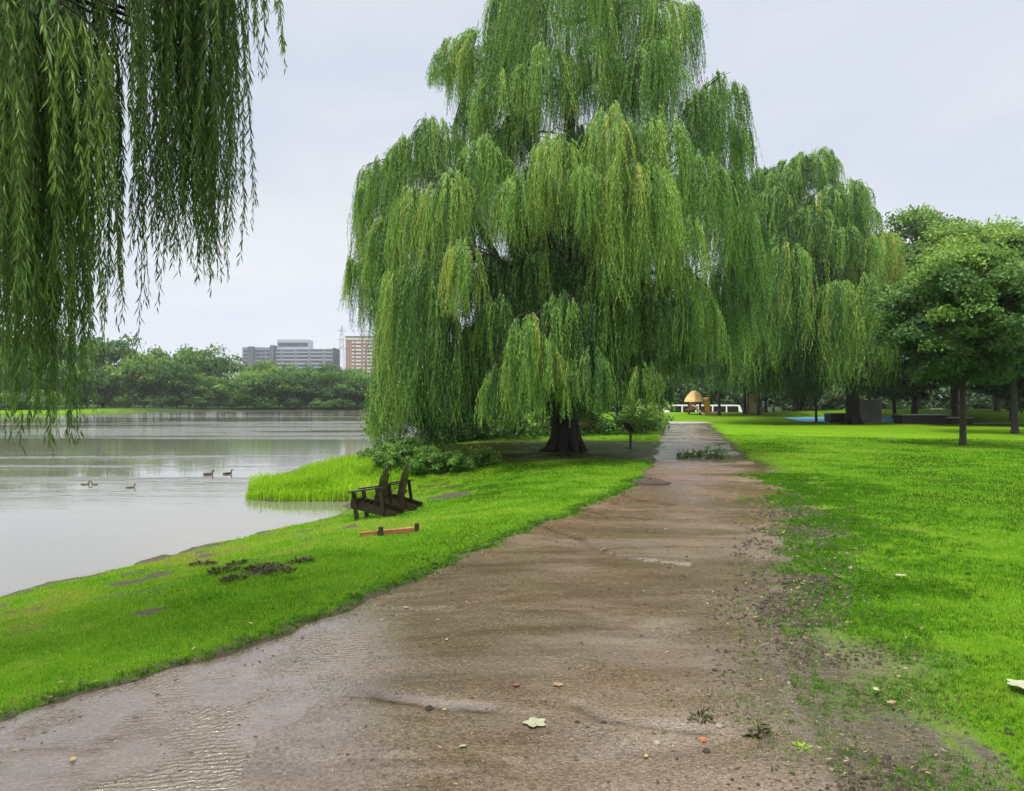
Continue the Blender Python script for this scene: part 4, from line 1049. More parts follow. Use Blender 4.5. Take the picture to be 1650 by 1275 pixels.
# ------------------------------------------------------------------ chairs by the water
def make_chair():
    root = empty('adirondack_chair', (0, 0, 0)); m_ = M['chair']
    W = .60
    # side rails slope from the front down to the ground at the back; x forward
    for s in (-1, 1):
        mb = MB(); yv = s * .25
        prof = [(.44, .27), (.47, .31), (.46, .39), (.38, .41), (.05, .34), (-.35, .20), (-.62, .11), (-.64, .06), (-.60, .02), (-.45, .02), (-.1, .12), (.30, .24)]
        mb.prism([(a, yv - .014, b_) for a, b_ in prof], (0, 0, 0), (0, .028, 0)); mb.build('side_rail', m_, root)
        mb = MB(); mb.box((.345, s * .28, .285), (.10, .03, .57)); mb.build('front_leg', m_, root)
        mb = MB()
        arm = [(.46, -.05), (.48, 0), (.46, .07), (.38, .085), (-.05, .06), (-.42, .03), (-.44, 0), (-.42, -.03), (-.05, -.05), (.38, -.06)]
        mb.prism([(a, s * (.285 + b_ * .9), .585) for a, b_ in (arm if s > 0 else arm[::-1])], (0, 0, 0), (0, 0, .026)); mb.build('armrest', m_, root)
        mb = MB(); mb.box((-.315, s * .285, .34), (.08, .03, .485)); mb.build('back_post', m_, root)
        mb = MB(); mb.prism([(.36, s * .312, .584), (.30, s * .312, .584), (.345, s * .312, .44)], (0, 0, 0), (0, s * .03, 0)); mb.build('arm_bracket', m_, root)
    mb = MB(); mb.box((.452, 0, .345), (.024, .52, .10)); mb.build('front_apron', m_, root)
    mb = MB()
    for k in range(5):
        t = k / 4; mb.box((.40 - .52 * t, 0, .420 - .155 * t - .012 * math.sin(t * 3.1)), (.105, .53, .020), Matrix.Rotation(-.28, 3, 'Y') if 0 else Matrix.Rotation(.28, 3, 'Y') @ Matrix.Identity(3))
    mb.build('seat', m_, root)
    tilt = Matrix.Rotation(rad(-24), 3, 'Y')
    mb = MB()
    for k in range(5):
        yv = (k - 2) * .104; top = .80 - .038 * (k - 2) ** 2
        n = 7; pts = [(-.047, 0), (.047, 0), (.052, top - .05), (.035, top - .015), (0, top), (-.035, top - .015), (-.052, top - .05)]
        O = Vector((-.13, 0, .24))
        mb.prism([O + tilt @ Vector((0, yv * (1 + .12 * b_) + a, b_)) for a, b_ in pts], (0, 0, 0), tilt @ Vector((.02, 0, 0)))
    mb.build('backrest', m_, root)
    mb = MB(); mb.box(Vector((-.13, 0, .24)) + tilt @ Vector((-.022, 0, .16)), (.03, .52, .07), tilt); mb.box(Vector((-.13, 0, .24)) + tilt @ Vector((-.022, 0, .385)), (.03, .60, .07), tilt); mb.build('back_brace', m_, root)
    return root
G_CH = 'dark chairs facing the river'
ch = make_chair()
cx_, cy_ = gpt(606, 834)
print('chair', cx_, cy_)
def seat_on_bank(o, x, y, rz, sc, sx=.74):
    # follow the slope of the bank
    f = Vector((math.cos(rz), math.sin(rz)))
    a = HZ(x + f.x * .4, y + f.y * .4); b_ = HZ(x - f.x * .5, y - f.y * .5)
    o.location = (x, y, (a * .5 + b_ * .4) / .9 - .01); o.rotation_euler = (0, math.atan2(b_ - a, .9) * 1.0, rz); o.scale = (sc * sx, sc * .95, sc)
seat_on_bank(ch, cx_, cy_, rad(180 - 9), .86, .80)
tag(ch, 'dark brown slatted armchair by the water, the nearer one of the pair', 'chair', G_CH)
ch2 = copy_tree(ch); seat_on_bank(ch2, cx_ + .19, cy_ + 1.05, rad(180 - 9), .86, .80)
tag(ch2, 'dark brown slatted armchair by the water, the one behind its twin', 'chair', G_CH)

# timber edging on the bank
p1, p2, p3 = [Vector((*gpt(a, b_), 0)) for a, b_ in ((581, 866), (614, 863), (672, 857))]
root = empty('timber_edging', (p2.x, p2.y, HZ(p2.x, p2.y)))
def plank(a, b_, nm, m_, hh=.08):
    d = (b_ - a); mb = MB(); L_ = d.length
    R_ = Matrix.Rotation(math.atan2(d.y, d.x), 3, 'Z')
    z_ = (HZ(a.x, a.y) + HZ(b_.x, b_.y)) / 2 - root.location.z
    R_ = R_ @ Matrix.Rotation(-math.atan2(HZ(b_.x, b_.y) - HZ(a.x, a.y), L_), 3, 'Y')
    c = (a + b_) / 2 - Vector((root.location.x, root.location.y, 0)); mb.box((c.x, c.y, z_ + hh / 2 - .01), (L_, .05, hh), R_, .006)
    return mb.build(nm, m_, root)
dv_ = (p3 - p2).normalized() * .03
plank(p1, p2 - dv_, 'board', M['board']); plank(p2 + dv_, p3 - dv_, 'board', M['board'])
for nm, q in (('stake', p2), ('end_block', p3)):
    mb = MB(); z_ = HZ(q.x, q.y) - root.location.z; mb.box((q.x - root.location.x, q.y - root.location.y, z_ + .05), (.05, .07, .13)); mb.build(nm, M['stake'], root)
tag(root, 'low edging of two orange-brown boards with a dark stake on the grass', 'timber edging')

# ------------------------------------------------------------------ ducks
def make_duck(body, head):
    root = empty('duck', (0, 0, 0))
    mb = MB(); N_ = 14
    pts = [(-.245, .075), (-.21, .066), (-.15, .05), (-.06, .035), (.04, .03), (.12, .04), (.165, .07), (.182, .11), (.186, .15), (.192, .185), (.205, .208), (.232, .210), (.250, .198)]
    rs = [.006, .03, .062, .088, .092, .075, .048, .033, .028, .032, .038, .032, .014]
    mb.tube([(a, 0, b_) for a, b_ in pts], rs, N_, True)
    o = mb.build('body', body, root, True)
    for s in (-1, 1):
        mb = MB(); mb.tube([(.09, s * .072, .055), (.02, s * .088, .07), (-.08, s * .075, .08), (-.17, s * .035, .085), (-.215, s * .012, .088)], [.012, .028, .028, .016, .003], 8); mb.build('wing', body, root, True)
    mb = MB(); mb.tube([(.197, 0, .18), (.205, 0, .206), (.232, 0, .211), (.249, 0, .20)], [.036, .041, .035, .018], 12); mb.build('head_feathers', head, root, True)
    mb = MB(); mb.tube([(.240, 0, .199), (.270, 0, .192), (.300, 0, .188)], [.014, .012, .006], 8); o = mb.build('bill', M['bill'], root, True)
    return root
G_D = 'ducks on the river'
d0 = make_duck(M['duckbody'], M['duckhead']); d1 = make_duck(M['duckpale'], M['duckbody'])
for k, (px, py, rz, src, sc, lab) in enumerate([(336, 765, 12, d0, .66, 'dark duck on the water, left one of the far pair near the reeds'), (367, 764, 40, d0, .62, 'dark duck on the water nearest the reeds, head raised'),
                                     (138, 781, 8, d1, .48, 'brown duck swimming furthest left on the river'), (153, 781, 168, d1, .44, 'brown duck just right of the leftmost duck'), (211, 786, 30, d1, .48, 'brown duck swimming alone between the two pairs')]):
    o = src if k in (0, 2) else copy_tree(src)
    x, y = gp(px, py, WATER); o.location = (x, y, WATER - .012); o.rotation_euler = (0, 0, rad(rz)); o.scale = (sc,) * 3; tag(o, lab, 'duck', G_D)

# ------------------------------------------------------------------ nest
nr = np.random.default_rng(12); mb = MB()
for k in range(220):
    a, b_ = nr.uniform(0, 6.28), nr.uniform(-1, 1); rr0 = .26
    p = Vector((math.cos(a) * math.sqrt(1 - b_ * b_) * rr0 * .9, math.sin(a) * math.sqrt(1 - b_ * b_) * rr0 * .9, b_ * rr0 * 1.15)) * nr.uniform(.6, 1.05)
    d = Vector(nr.normal(0, 1, 3)).normalized() * .16
    mb.tube([p - d, p + Vector((0, 0, .02)), p + d], [.012, .014, .008], 4)
mb.lathe([(.04, -.24), (.16, -.18), (.22, 0), (.16, .16), (.05, .24)], 10)
o = mb.build('squirrel_nest', M['nest']); o.location = P(832, 198, 22.6)
tag(o, 'dark brown ball of twigs high in the huge willow', 'nest')

# ------------------------------------------------------------------ sign in the shade and bench
x, y = gp(1016, 724); z = HZ(x, y)
root = empty('information_sign', (x, y, z))
mb = MB(); mb.box((0, 0, .30), (.07, .07, .72)); mb.build('post', M['metal_dark'], root)
R_ = Matrix.Rotation(rad(52), 3, 'Y')
mb = MB(); mb.box((-.06, 0, .74), (.40, .60, .03), R_); mb.build('panel', M['metal_dark'], root)
mb = MB(); mb.box(Vector((-.06, 0, .74)) + R_ @ Vector((0, 0, .018)), (.36, .56, .006), R_); mb.build('panel_face', M['panel_grey'], root)
root.rotation_euler = (0, 0, rad(14))
tag(root, 'slanted dark panel on a post in the willow shade left of the path', 'sign')

x, y = gp(942, 700); root = empty('park_bench', (x, y, HZ(x, y)), rad(20))
mb = MB()
for k in range(3): mb.box((0, -.14 + .14 * k, .43), (1.0, .12, .035))
mb.build('seat', M['brown'], root)
mb = MB()
for k in range(2): mb.box((0, .24, .62 + .16 * k), (1.0, .03, .12))
mb.build('backrest', M['brown'], root)
for s in (-1, 1):
    mb = MB(); mb.box((s * .42, -.12, .205), (.06, .06, .41)); mb.box((s * .42, .26, .42), (.06, .05, .84)); mb.build('leg', M['stake'], root)
tag(root, 'small brown bench half hidden behind the big willow trunk', 'bench')

# ------------------------------------------------------------------ playground and park furniture
def at(px, d): return ((px - CX) / F * d, d)
# play house: tan domed roof, brown sides, orange tower, cream slide
d = 66.0; x, y = at(1119, d); z = HZ(x, y); root = empty('play_house', (x, y, z))
sc_ = d / F
mb = MB(); mb.lathe([(.92, 1.10), (.86, 1.30), (.60, 1.72), (.30, 2.00), (.06, 2.10)], 7); mb.build('roof', M['tan'], root)
for a in range(4):
    q = a * 1.571 + .6; mb = MB(); mb.box((.68 * math.cos(q), .68 * math.sin(q), .55), (.12, .12, 1.12)); mb.build('post', M['post'], root)
mb = MB(); mb.box((-.30, -.62, .78), (.62, .05, .62)); mb.build('side_panel', M['brown'], root)
mb = MB(); mb.box((0, 0, .42), (1.25, 1.25, .08)); mb.build('deck', M['brown'], root)
mb = MB(); prof = [(-.30, .85), (-.05, .75), (.30, .35), (.55, .10), (.75, .08)]
mb.prism([(a - .1, -1.15, b_ ) for a, b_ in prof] + [(a - .1, -1.15, b_ - .10) for a, b_ in prof[::-1]], (0, 0, 0), (0, .42, 0)); mb.build('slide', M['cream'], root)
mb = MB(); mb.box((1.05, -.2, .62), (.46, .46, 1.25)); mb.lathe([(.36, 1.26), (.33, 1.42), (.05, 1.50)], 4, (1.05, -.2, 0)); mb.build('tower_panel', M['orange'], root)
mb = MB(); mb.box((1.65, -.3, .12), (.8, .5, .24)); mb.build('step_block', M['cream'], root)
tag(root, 'orange and tan play house with a pointed roof on the lawn beyond the path end', 'play house')
# tan tower
d = 67.5; x, y = at(1211, d); z = HZ(x, y); root = empty('play_tower', (x, y, z))
mb = MB(); mb.box((0, .2, 1.15), (.75, .06, .95)); mb.box((.18, .19, 1.38), (.3, .09, .5)); mb.build('wall_panel', M['tan'], root)
mb = MB(); mb.box((-.1, -.3, .42), (.85, .05, .82)); mb.build('front_panel', M['cream'], root)
for s in (-1, 1):
    for t in (-1, 1):
        mb = MB(); mb.box((s * .48, t * .45, .9), (.11, .11, 1.8)); mb.build('post', M['post'], root)
mb = MB(); mb.box((-.72, -.2, .75), (.26, .06, .4)); mb.box((-.72, -.2, .2), (.26, .06, .4)); mb.build('side_board', M['white'], root)
mb = MB(); mb.box((.62, .1, 1.0), (.2, .06, .9)); mb.build('side_panel', M['tan'], root)
mb = MB(); mb.prism([(-.62, -.6, 1.8), (.62, -.6, 1.8), (0, -.6, 2.15)], (0, 0, 0), (0, 1.2, 0)); mb.build('roof', M['brown'], root)
tag(root, 'tan play tower standing between two red-brown trunks', 'play tower')
# two white boards
for k, px in enumerate((1240, 1253)):
    d = 73.0; x, y = at(px, d); root = empty('white_board', (x, y, HZ(x, y)))
    zt = EYE - (656 - HY) / F * d - root.location.z; zb = EYE - (667 - HY) / F * d - root.location.z
    mb = MB(); mb.box((0, 0, (zt + zb) / 2), (.46, .05, zt - zb)); mb.build('panel', M['white'], root)
    for s in (-1, 1):
        mb = MB(); mb.box((s * .2, .06, zt / 2), (.05, .05, zt)); mb.build('post', M['metal_dark'], root)
    tag(root, ['left one of two small white boards side by side behind the play tower', 'right one of two small white boards side by side behind the play tower'][k], 'board', 'small white boards by the playground')
# grey utility box, dark planters
d = 54.6; x, y = at(1398, d); root = empty('utility_cabinet', (x, y, HZ(x, y)))
mb = MB(); mb.box((0, 0, .82), (1.62, 1.0, 1.66), None, .02); mb.build('body', M['utility'], root)
mb = MB(); mb.box((0, 0, 1.68), (1.68, 1.06, .05)); mb.build('lid', M['utility'], root)
for s in (-1, 1):
    mb = MB(); mb.box((s * .40, -.512, .80), (.76, .02, 1.45)); dr = mb.build('door', M['utility'], root)
    mb = MB(); mb.box((s * .08, -.53, .85), (.025, .02, .16)); mb.build('handle', M['metal_dark'], dr)
mb = MB(); mb.box((0, 0, -.02), (1.8, 1.15, .08)); mb.build('plinth', M['concrete'], root)
tag(root, 'grey utility cabinet beside the second willow trunk', 'cabinet')
def planter(px0, px1, ptop, pbot, d, lab):
    x0, _ = at(px0, d); x1, _ = at(px1, d); x = (x0 + x1) / 2
    root = empty('planter', (x, d, HZ(x, d))); zt = EYE - (ptop - HY) / F * d - root.location.z
    mb = MB(); mb.box((0, 0, zt / 2 - .06), (x1 - x0, 1.2, zt + .08)); mb.build('wall', M['planter'], root)
    mb = MB(); mb.box((0, 0, zt + .03), (x1 - x0 + .1, 1.3, .08)); mb.build('coping', M['cap'], root)
    tag(root, lab, 'planter', 'long dark planters on the lawn')
planter(1446, 1521, 669, 684, 54.0, 'long dark brown planter right of the grey cabinet')
planter(1333, 1366, 667, 681, 57.0, 'short dark planter on the blue play surface left of the willow trunk')
planter(1524, 1560, 674, 682, 53.5, 'low dark planter behind the nearest maple trunk')

# ------------------------------------------------------------------ vehicles beyond the lawn (their lower halves are hidden by the rise)
def make_car(L_, H_, W_, paint, boxy):
    root = empty('parked_car', (0, 0, 0))
    hb = H_ * .52
    if boxy: prof = [(-.5, .16), (.5, .16), (.5, .50), (.47, .56), (.41, .97), (.38, 1), (-.47, 1), (-.49, .97), (-.5, .6)]
    else: prof = [(-.5, .18), (.5, .18), (.5, .45), (.46, .53), (.27, .60), (.13, .97), (.08, 1), (-.28, 1), (-.34, .97), (-.46, .62), (-.5, .56)]
    pts = [(a * L_, b_ * H_) for a, b_ in prof]
    mb = MB(); mb.prism([(a, -W_ / 2, b_) for a, b_ in pts], (0, 0, 0), (0, W_, 0)); mb.build('body', paint, root)
    for s in (-1, 1):
        spans = [(-.46, -.20), (-.17, .10), (.13, .385)] if boxy else [(-.31, -.10), (-.07, .09)]
        for a, b_ in spans:
            mb = MB(); yv = s * (W_ / 2 + .004)
            lo, hi = (.56, .93) if boxy else (.62, .94)
            q = [(a * L_, yv, lo * H_), (b_ * L_, yv, lo * H_), ((b_ - (.02 if b_ > .3 or not boxy else 0)) * L_, yv, hi * H_), (a * L_, yv, hi * H_)]
            mb.prism(q, (0, 0, 0), (0, s * .004, 0)); mb.build('side_window', M['glass'], root)
        for a in (-.31, .31):
            mb = MB()
            prf = [(.02, -.11), (.30, -.11), (.33, -.07), (.33, .07), (.30, .11), (.02, .11)]
            vs = []; mb.lathe(prf, 18); mb.v = [(vx + a * L_, s * (W_ / 2 - .1) + vz, vy + .33) for vx, vy, vz in mb.v]
            w_ = mb.build('wheel', M['tyre'], root, False)
            mb = MB(); mb.lathe([(.02, -.012), (.19, -.012), (.2, .012), (.02, .02)], 14); mb.v = [(vx + a * L_, s * (W_ / 2 + .015) + vz * s, vy + .33) for vx, vy, vz in mb.v]; mb.build('rim', M['silver'], w_)
    for a, nm in ((.5, 'headlight'), (-.5, 'tail_light')):
        for s in (-1, 1):
            mb = MB(); mb.box((a * L_ + (.004 if a > 0 else -.004), s * W_ * .38, .40 * H_), (.03, .22, .13)); mb.build(nm, M['silver'] if a > 0 else M['stone1'], root)
    return root
van = make_car(5.3, 2.1, 1.95, M['white'], True)
d = 86.0
def car_at(o, px, d, rz, lab, top=None):
    x, y = at(px, d); z = HZ(x, y); o.location = (x, y, z); o.rotation_euler = (0, 0, rz); tag(o, lab, 'car', 'vehicles parked beyond the lawn')
    return o
car_at(van, 1104, 86, math.pi + .03, 'white parked van with dark side windows left of the play house')
v2 = copy_tree(van); car_at(v2, 1158, 86, .02, 'white parked van with dark windows right of the play house')
sal = make_car(4.5, 1.48, 1.8, M['white'], False)
car_at(sal, 1602, 96, .3, 'white parked car seen through the trunks near the right edge')
s3 = copy_tree(sal); car_at(s3, 1515, 98, -.1, 'white parked car roof beyond the right end of the long planter')
s4 = copy_tree(sal); car_at(s4, 1449, 98, .1, 'white parked car roof beyond the left end of the long planter')

# ------------------------------------------------------------------ far buildings and pylon
def far_block():
    d = 500.0; k = d / F
    x0, x1 = (397 - CX) * k, (543 - CX) * k; root = empty('office_block', ((x0 + x1) / 2, d, 0)); w = x1 - x0
    Z = lambda py: EYE - (py - HY) * k
    X = lambda px: (px - CX) * k - root.location.x
    top = Z(562)
    mb = MB(); mb.box(((X(397) + X(445)) / 2, 0, Z(561) / 2), (X(445) - X(397), 16, Z(561)), None, .05); mb.build('left_wing', M['bgrey'], root)
    mb = MB(); mb.box(((X(449.5) + X(541)) / 2, 0, Z(563.5) / 2), (X(541) - X(449.5), 17, Z(563.5)), None, .05); mb.build('main_wing', M['bgrey'], root)
    mb = MB(); mb.box(((X(407) + X(416)) / 2, -1, Z(560) / 2), (X(416) - X(407), 17, Z(560)), None, .05); mb.build('stair_tower', M['bdark'], root)
    mb = MB(); mb.box(((X(442.5) + X(449)) / 2, -1, Z(558) / 2), (X(449) - X(442.5), 18, Z(558)), None, .05); mb.build('stair_tower', M['bdark'], root)
    mb = MB(); mb.box((X(541.6), 0, Z(562) / 2), (.6, 18, Z(562)), None, .05); mb.build('end_wall', M['bdark'], root)
    mb = MB(); mb.box(((X(450) + X(500)) / 2, 1, (Z(548) + Z(563.5)) / 2), (X(500) - X(450), 12, Z(548) - Z(563.5)), None, .05); pent = mb.build('penthouse', M['bwhite'], root)
    mb = MB(); mb.box(((X(452) + X(499)) / 2, -5.1, (Z(553) + Z(559)) / 2), (X(499) - X(452), .4, Z(553) - Z(559)), None, .05); mb.build('louvre_band', M['bband'], pent)
    for f in range(6):
        y0 = 565.2 + f * 6.0; 
        for (a, b_) in ((451, 459), (461.5, 480.5), (484, 502), (506, 525), (529, 540)):
            mb = MB(); mb.box(((X(a) + X(b_)) / 2, -8.55, (Z(y0) + Z(y0 + 3.0)) / 2), (X(b_) - X(a), .3, Z(y0) - Z(y0 + 3.0)), None, .03); mb.build('window_band', M['bband'], root)
            mb = MB(); mb.box(((X(a) + X(b_)) / 2, -8.6, (Z(y0 + 3.0) + Z(y0 + 4.6)) / 2), (X(b_) - X(a), .4, Z(y0 + 3.0) - Z(y0 + 4.6)), None, .03); mb.build('balcony_rail', M['bwhite'], root)
        for (a, b_) in ((399, 406), (418, 427), (428.5, 434), (435.5, 441)):
            if f < 5:
                mb = MB(); mb.box(((X(a) + X(b_)) / 2, -8.05, (Z(y0) + Z(y0 + 3.0)) / 2), (X(b_) - X(a), .3, Z(y0) - Z(y0 + 3.0)), None, .03); mb.build('window_band', M['bband'], root)
    tag(root, 'long grey office block with dark window bands rising above the far trees', 'building')
    # brick tower
    x0, x1 = (561.5 - CX) * k, (612 - CX) * k; root = empty('apartment_tower', ((x0 + x1) / 2, d, 0))
    X = lambda px: (px - CX) * k - root.location.x
    mb = MB(); mb.box((0, 0, Z(545.5) / 2), (x1 - x0, 18, Z(545.5)), None, .05); mb.build('wall', M['brick'], root)
    mb = MB(); mb.box((0, 0, (Z(543.5) + Z(545.5)) / 2), (x1 - x0 + .6, 18.6, Z(543.5) - Z(545.5)), None, .05); mb.build('roof_slab', M['bdark'], root)
    mb = MB(); mb.box((0, -9.03, (Z(546) + Z(550)) / 2), (x1 - x0 - .4, .3, Z(546) - Z(550)), None, .05); mb.build('top_band', M['bricktrim'], root)
    for f in range(9):
        y0 = 552.5 + f * 5.75
        for (a, b_, hh) in ((571.5, 575.5, 2.6), (578, 586, 3.0), (589.5, 592.5, 2.4), (596, 604, 3.0)):
            mb = MB(); mb.box(((X(a) + X(b_)) / 2, -9.1, (Z(y0) + Z(y0 + hh)) / 2), (X(b_) - X(a), .3, Z(y0) - Z(y0 + hh)), None, .03); w_ = mb.build('window', M['bwin'], root)
            mb = MB(); mb.box(((X(a) + X(b_)) / 2, -9.2, Z(y0 + hh + .5)), (X(b_) - X(a), .3, .45), None, .03); mb.build('sill', M['bband'], w_)
    tag(root, 'red brick apartment tower beside the left edge of the huge willow', 'building')
    # pylon
    root = empty('power_pylon', ((550.5 - CX) * k * 1.06, d * 1.06, 0)); k2 = k * 1.06
    Zp = lambda py: EYE - (py - HY) * k2
    T = Zp(525); mb = MB(); hw = lambda z: 2.6 * (1 - z / T) ** .8 + .35
    zs = [0, 8, 15, 21, 27, 32, 37, 41.5, 46, T]
    for sx0 in (-1, 1):
        for sy0 in (-1, 1): mb.tube([(sx0 * hw(z), sy0 * hw(z), z) for z in zs], .13, 5)
    for a, b_ in zip(zs[:-1], zs[1:]):
        for sy0 in (-1, 1):
            mb.tube([(-hw(a), sy0 * hw(a), a), (hw(b_), sy0 * hw(b_), b_)], .07, 4); mb.tube([(hw(a), sy0 * hw(a), a), (-hw(b_), sy0 * hw(b_), b_)], .07, 4)
    mb.build('lattice', M['pylon'], root)
    for py in (534, 548, 562):
        mb = MB(); z = Zp(py); 
        for sy0 in (-.3, .3): mb.tube([(-3.4, sy0, z), (-hw(z), sy0, z + .9), (hw(z), sy0, z + .9), (3.4, sy0, z)], .12, 4); mb.tube([(-3.4, sy0, z), (3.4, sy0, z)], .12, 4)
        mb.build('cross_arm', M['pylon'], root)
    tag(root, 'thin steel lattice pylon between the grey block and the brick tower', 'pylon')
far_block()

# ------------------------------------------------------------------ fallen leaves, chips and clods
def leaf_obj(px, py, size, mat, seed, label, lobes=1):
    x, y = gp(px, py); rg_ = random.Random(seed)
    n = 22; mb = MB(); ring = []
    for k in range(n):
        q = 2 * math.pi * k / n
        r = size * (.5 + (.35 * abs(math.cos(q * lobes / 2)) if lobes > 1 else 0)) * (1 if lobes > 1 else (.45 + .55 * abs(math.cos(q)))) * rg_.uniform(.9, 1.1)
        ring.append((math.cos(q) * r, math.sin(q) * r, .010 + .02 * size * 8 * rg_.uniform(0, .12) + .03 * math.cos(q) ** 2 * size))
    vs = [(0, 0, .006)] + ring; fs = [(0, k + 1, (k + 1) % n + 1) for k in range(n)]
    vs += [(a, b_, c - .002) for a, b_, c in vs]; m_ = n + 1
    fs += [(m_, m_ + (k + 1) % n + 1, m_ + k + 1) for k in range(n)] + [(k + 1, m_ + k + 1, m_ + (k + 1) % n + 1, (k + 1) % n + 1) for k in range(n)]
    mb.add(vs, fs)
    mb.tube([(size * .45, 0, .008), (size * .85, size * .1, .012)], [.0016, .001], 4)
    o = mb.build('fallen_leaf', mat, None, False)
    zz = float(path_z(np.array([x]), np.array([y]))[0]) if in_path(np.array([x]), np.array([y]))[0] > .5 else HZ(x, y) + .03
    zz = max(zz, zl if px < 620 and py > 990 else -9)
    o.location = (x, y, zz + .003); o.rotation_euler = (0, 0, rg_.uniform(0, 6)); tag(o, label, 'leaf', 'fallen leaves'); return o
leaf_obj(862, 1168, 0.075, M['leafpale'], 1, 'large pale lobed leaf lying in the middle of the near path', 5)
leaf_obj(1641, 1119, 0.087, M['leafpale'], 2, 'large pale leaf on the grass at the right edge', 5)
leaf_obj(832, 1110, 0.029, M['leafred'], 3, 'dark red leaf on the path above the large pale leaf', 5)
leaf_obj(899, 1110, 0.035, M['leafbrown'], 4, 'dull pinkish brown leaf on the path right of the red one', 5)
leaf_obj(716, 1144, 0.029, M['leafyellow'], 5, 'yellowish willow leaf at the end of the dark mud ledge')
leaf_obj(746, 1206, 0.031, M['leafpale'], 6, 'narrow pale leaf on the path below the mud ledge')
leaf_obj(720, 1035, 0.029, M['leafpale'], 7, 'small pale leaf in the middle of the path beside the ripples')
leaf_obj(120, 1220, 0.041, M['leafyellow'], 8, 'yellow leaf floating in the near rippled water')
leaf_obj(1434, 1147, 0.052, M['leafbrown'], 9, 'tan dry leaf on the muddy grass at the right')
leaf_obj(1450, 940, 0.093, M['leafpale'], 10, 'pale dry leaf on the right lawn, mid distance')
leaf_obj(1410, 1125, 0.046, M['leafpale'], 11, 'pale twig-like leaf left of the tan dry leaf on the grass')
leaf_obj(655, 978, 0.046, M['leafpale'], 12, 'pale leaf near the left border of the path')
leaf_obj(405, 1016, 0.035, M['leafyellow'], 13, 'yellowish leaf on the left grass edge beside the water')
leaf_obj(1040, 1224, 0.029, M['leafyellow'], 14, 'small tan leaf low on the path below the clods')

def stone(px, py, s, mat, seed, label, nm='pebble', grp='pebbles on the path'):
    x, y = gp(px, py); rg_ = random.Random(seed); mb = MB()
    mb.lathe([(.3 * s, -.2 * s), (.5 * s, 0), (.48 * s, .2 * s), (.3 * s, .38 * s), (.06 * s, .44 * s)], 9)
    mb.v = [(a * rg_.uniform(.8, 1.25), b_ * rg_.uniform(.7, 1.1), c * rg_.uniform(.85, 1.15)) for a, b_, c in mb.v]
    o = mb.build(nm, mat, None, False); zz = float(path_z(np.array([x]), np.array([y]))[0]) if x < float(path_r(np.array([y]))[0]) else HZ(x, y)
    o.location = (x, y, zz + .004); o.rotation_euler = (0, 0, rg_.uniform(0, 6)); tag(o, label, nm.replace('_', ' '), grp)
stone(1132, 1200, .045, M['stone1'], 1, 'orange brick chip on the near path, right side', 'brick_chip')
stone(1058, 1203, .04, M['stone3'], 2, 'grey pebble on the path left of the brick chip')
stone(1157, 1178, .035, M['stone3'], 3, 'small pale pebble above the brick chip')
stone(1137, 1217, .035, M['stone2'], 4, 'dark clod just below the brick chip', 'mud_clod')
stone(972, 1167, .03, M['stone2'], 5, 'dark clod right of the large pale leaf', 'mud_clod')
stone(930, 1168, .025, M['stone2'], 6, 'tiny dark clod touching distance from the large pale leaf', 'mud_clod')
stone(1151, 1085, .035, M['stone2'], 7, 'dark clod on the path close to the ragged right grass', 'mud_clod')
stone(692, 1143, .05, M['stone2'], 8, 'dark clod lying on the mud ledge', 'mud_clod')

# bright weed rosette in the mud
x, y = gp(1291, 1214); rg = np.random.default_rng(77); n = 46
a = rg.uniform(0, 6.28, n); q = rg.uniform(0, .03, n)
b_ = np.stack([q * np.cos(a), q * np.sin(a), rg.uniform(0, .02, n)], -1); dv = unit(np.stack([np.cos(a), np.sin(a), rg.uniform(.1, .8, n)], -1)); nv = unit(np.array([[0, 0, 1.]]) + rg.normal(0, .3, (n, 3)))
o = mesh_np('weed_rosette', leaf_quads(b_, dv, nv, rg.uniform(.02, .042, n), rg.uniform(.010, .018, n)), np.arange(n * 4), np.full(n, 4), M['sedge'], tone=np.repeat(rg.uniform(.2, .7, n), 4))
o.location = (x, y, HZ(x, y) - .005); tag(o, 'small bright green weed growing in the wet mud by the path', 'weed')

# tiny litter (bits of leaf and grit nobody could count)
rg = np.random.default_rng(31); n = 15000
rr = 2.6 * (16 / 2.6) ** rg.uniform(0, 1, n); th = np.radians(rg.uniform(-36, 30, n)); lx, ly = rr * np.sin(th), rr * np.cos(th)
l, r = path_l(ly), path_r(ly)
onp = (lx > l - .5) & (lx < r + 3.5)
w_ = np.exp(-np.abs(lx - r - .3) / .55) + 1.3 * np.exp(-np.abs(lx - l + .05) / .16) + .15
k = onp & (rg.uniform(0, 1, n) < w_); lx, ly, rr = lx[k], ly[k], rr[k]; n = len(lx)
lz = np.where(in_path(lx, ly) > .5, path_z(lx, ly), H0(lx, ly) + .012) + .008; lz = np.where((lx < -.9) & (ly < 6.5), np.maximum(lz, zl + .004), lz)
a = rg.uniform(0, 6.28, n); dv = unit(np.stack([np.cos(a), np.sin(a), rg.normal(0, .15, n)], -1)); nv = unit(np.array([[0, 0, 1.]]) + rg.normal(0, .25, (n, 3)))
ll = rg.uniform(.010, .045, n) * np.clip(rr / 5, .8, 2)
M['litter'] = leaf_mat('leaf_litter', [(0, (.03, .022, .015)), (.45, (.06, .045, .025)), (.66, (.16, .11, .05)), (.85, (.27, .22, .11)), (1, (.34, .31, .20))], .1, .6)
o = mesh_np('leaf_litter', leaf_quads(np.stack([lx, ly, lz], -1), dv, nv, ll, ll * rg.uniform(.14, .40, n)), np.arange(n * 4), np.full(n, 4), M['litter'], tone=np.repeat(rg.uniform(0, 1, n) ** 1.6, 4))
tag(o, 'bits of dead leaf and grit strewn along the path edges', 'leaf litter', kind='stuff')

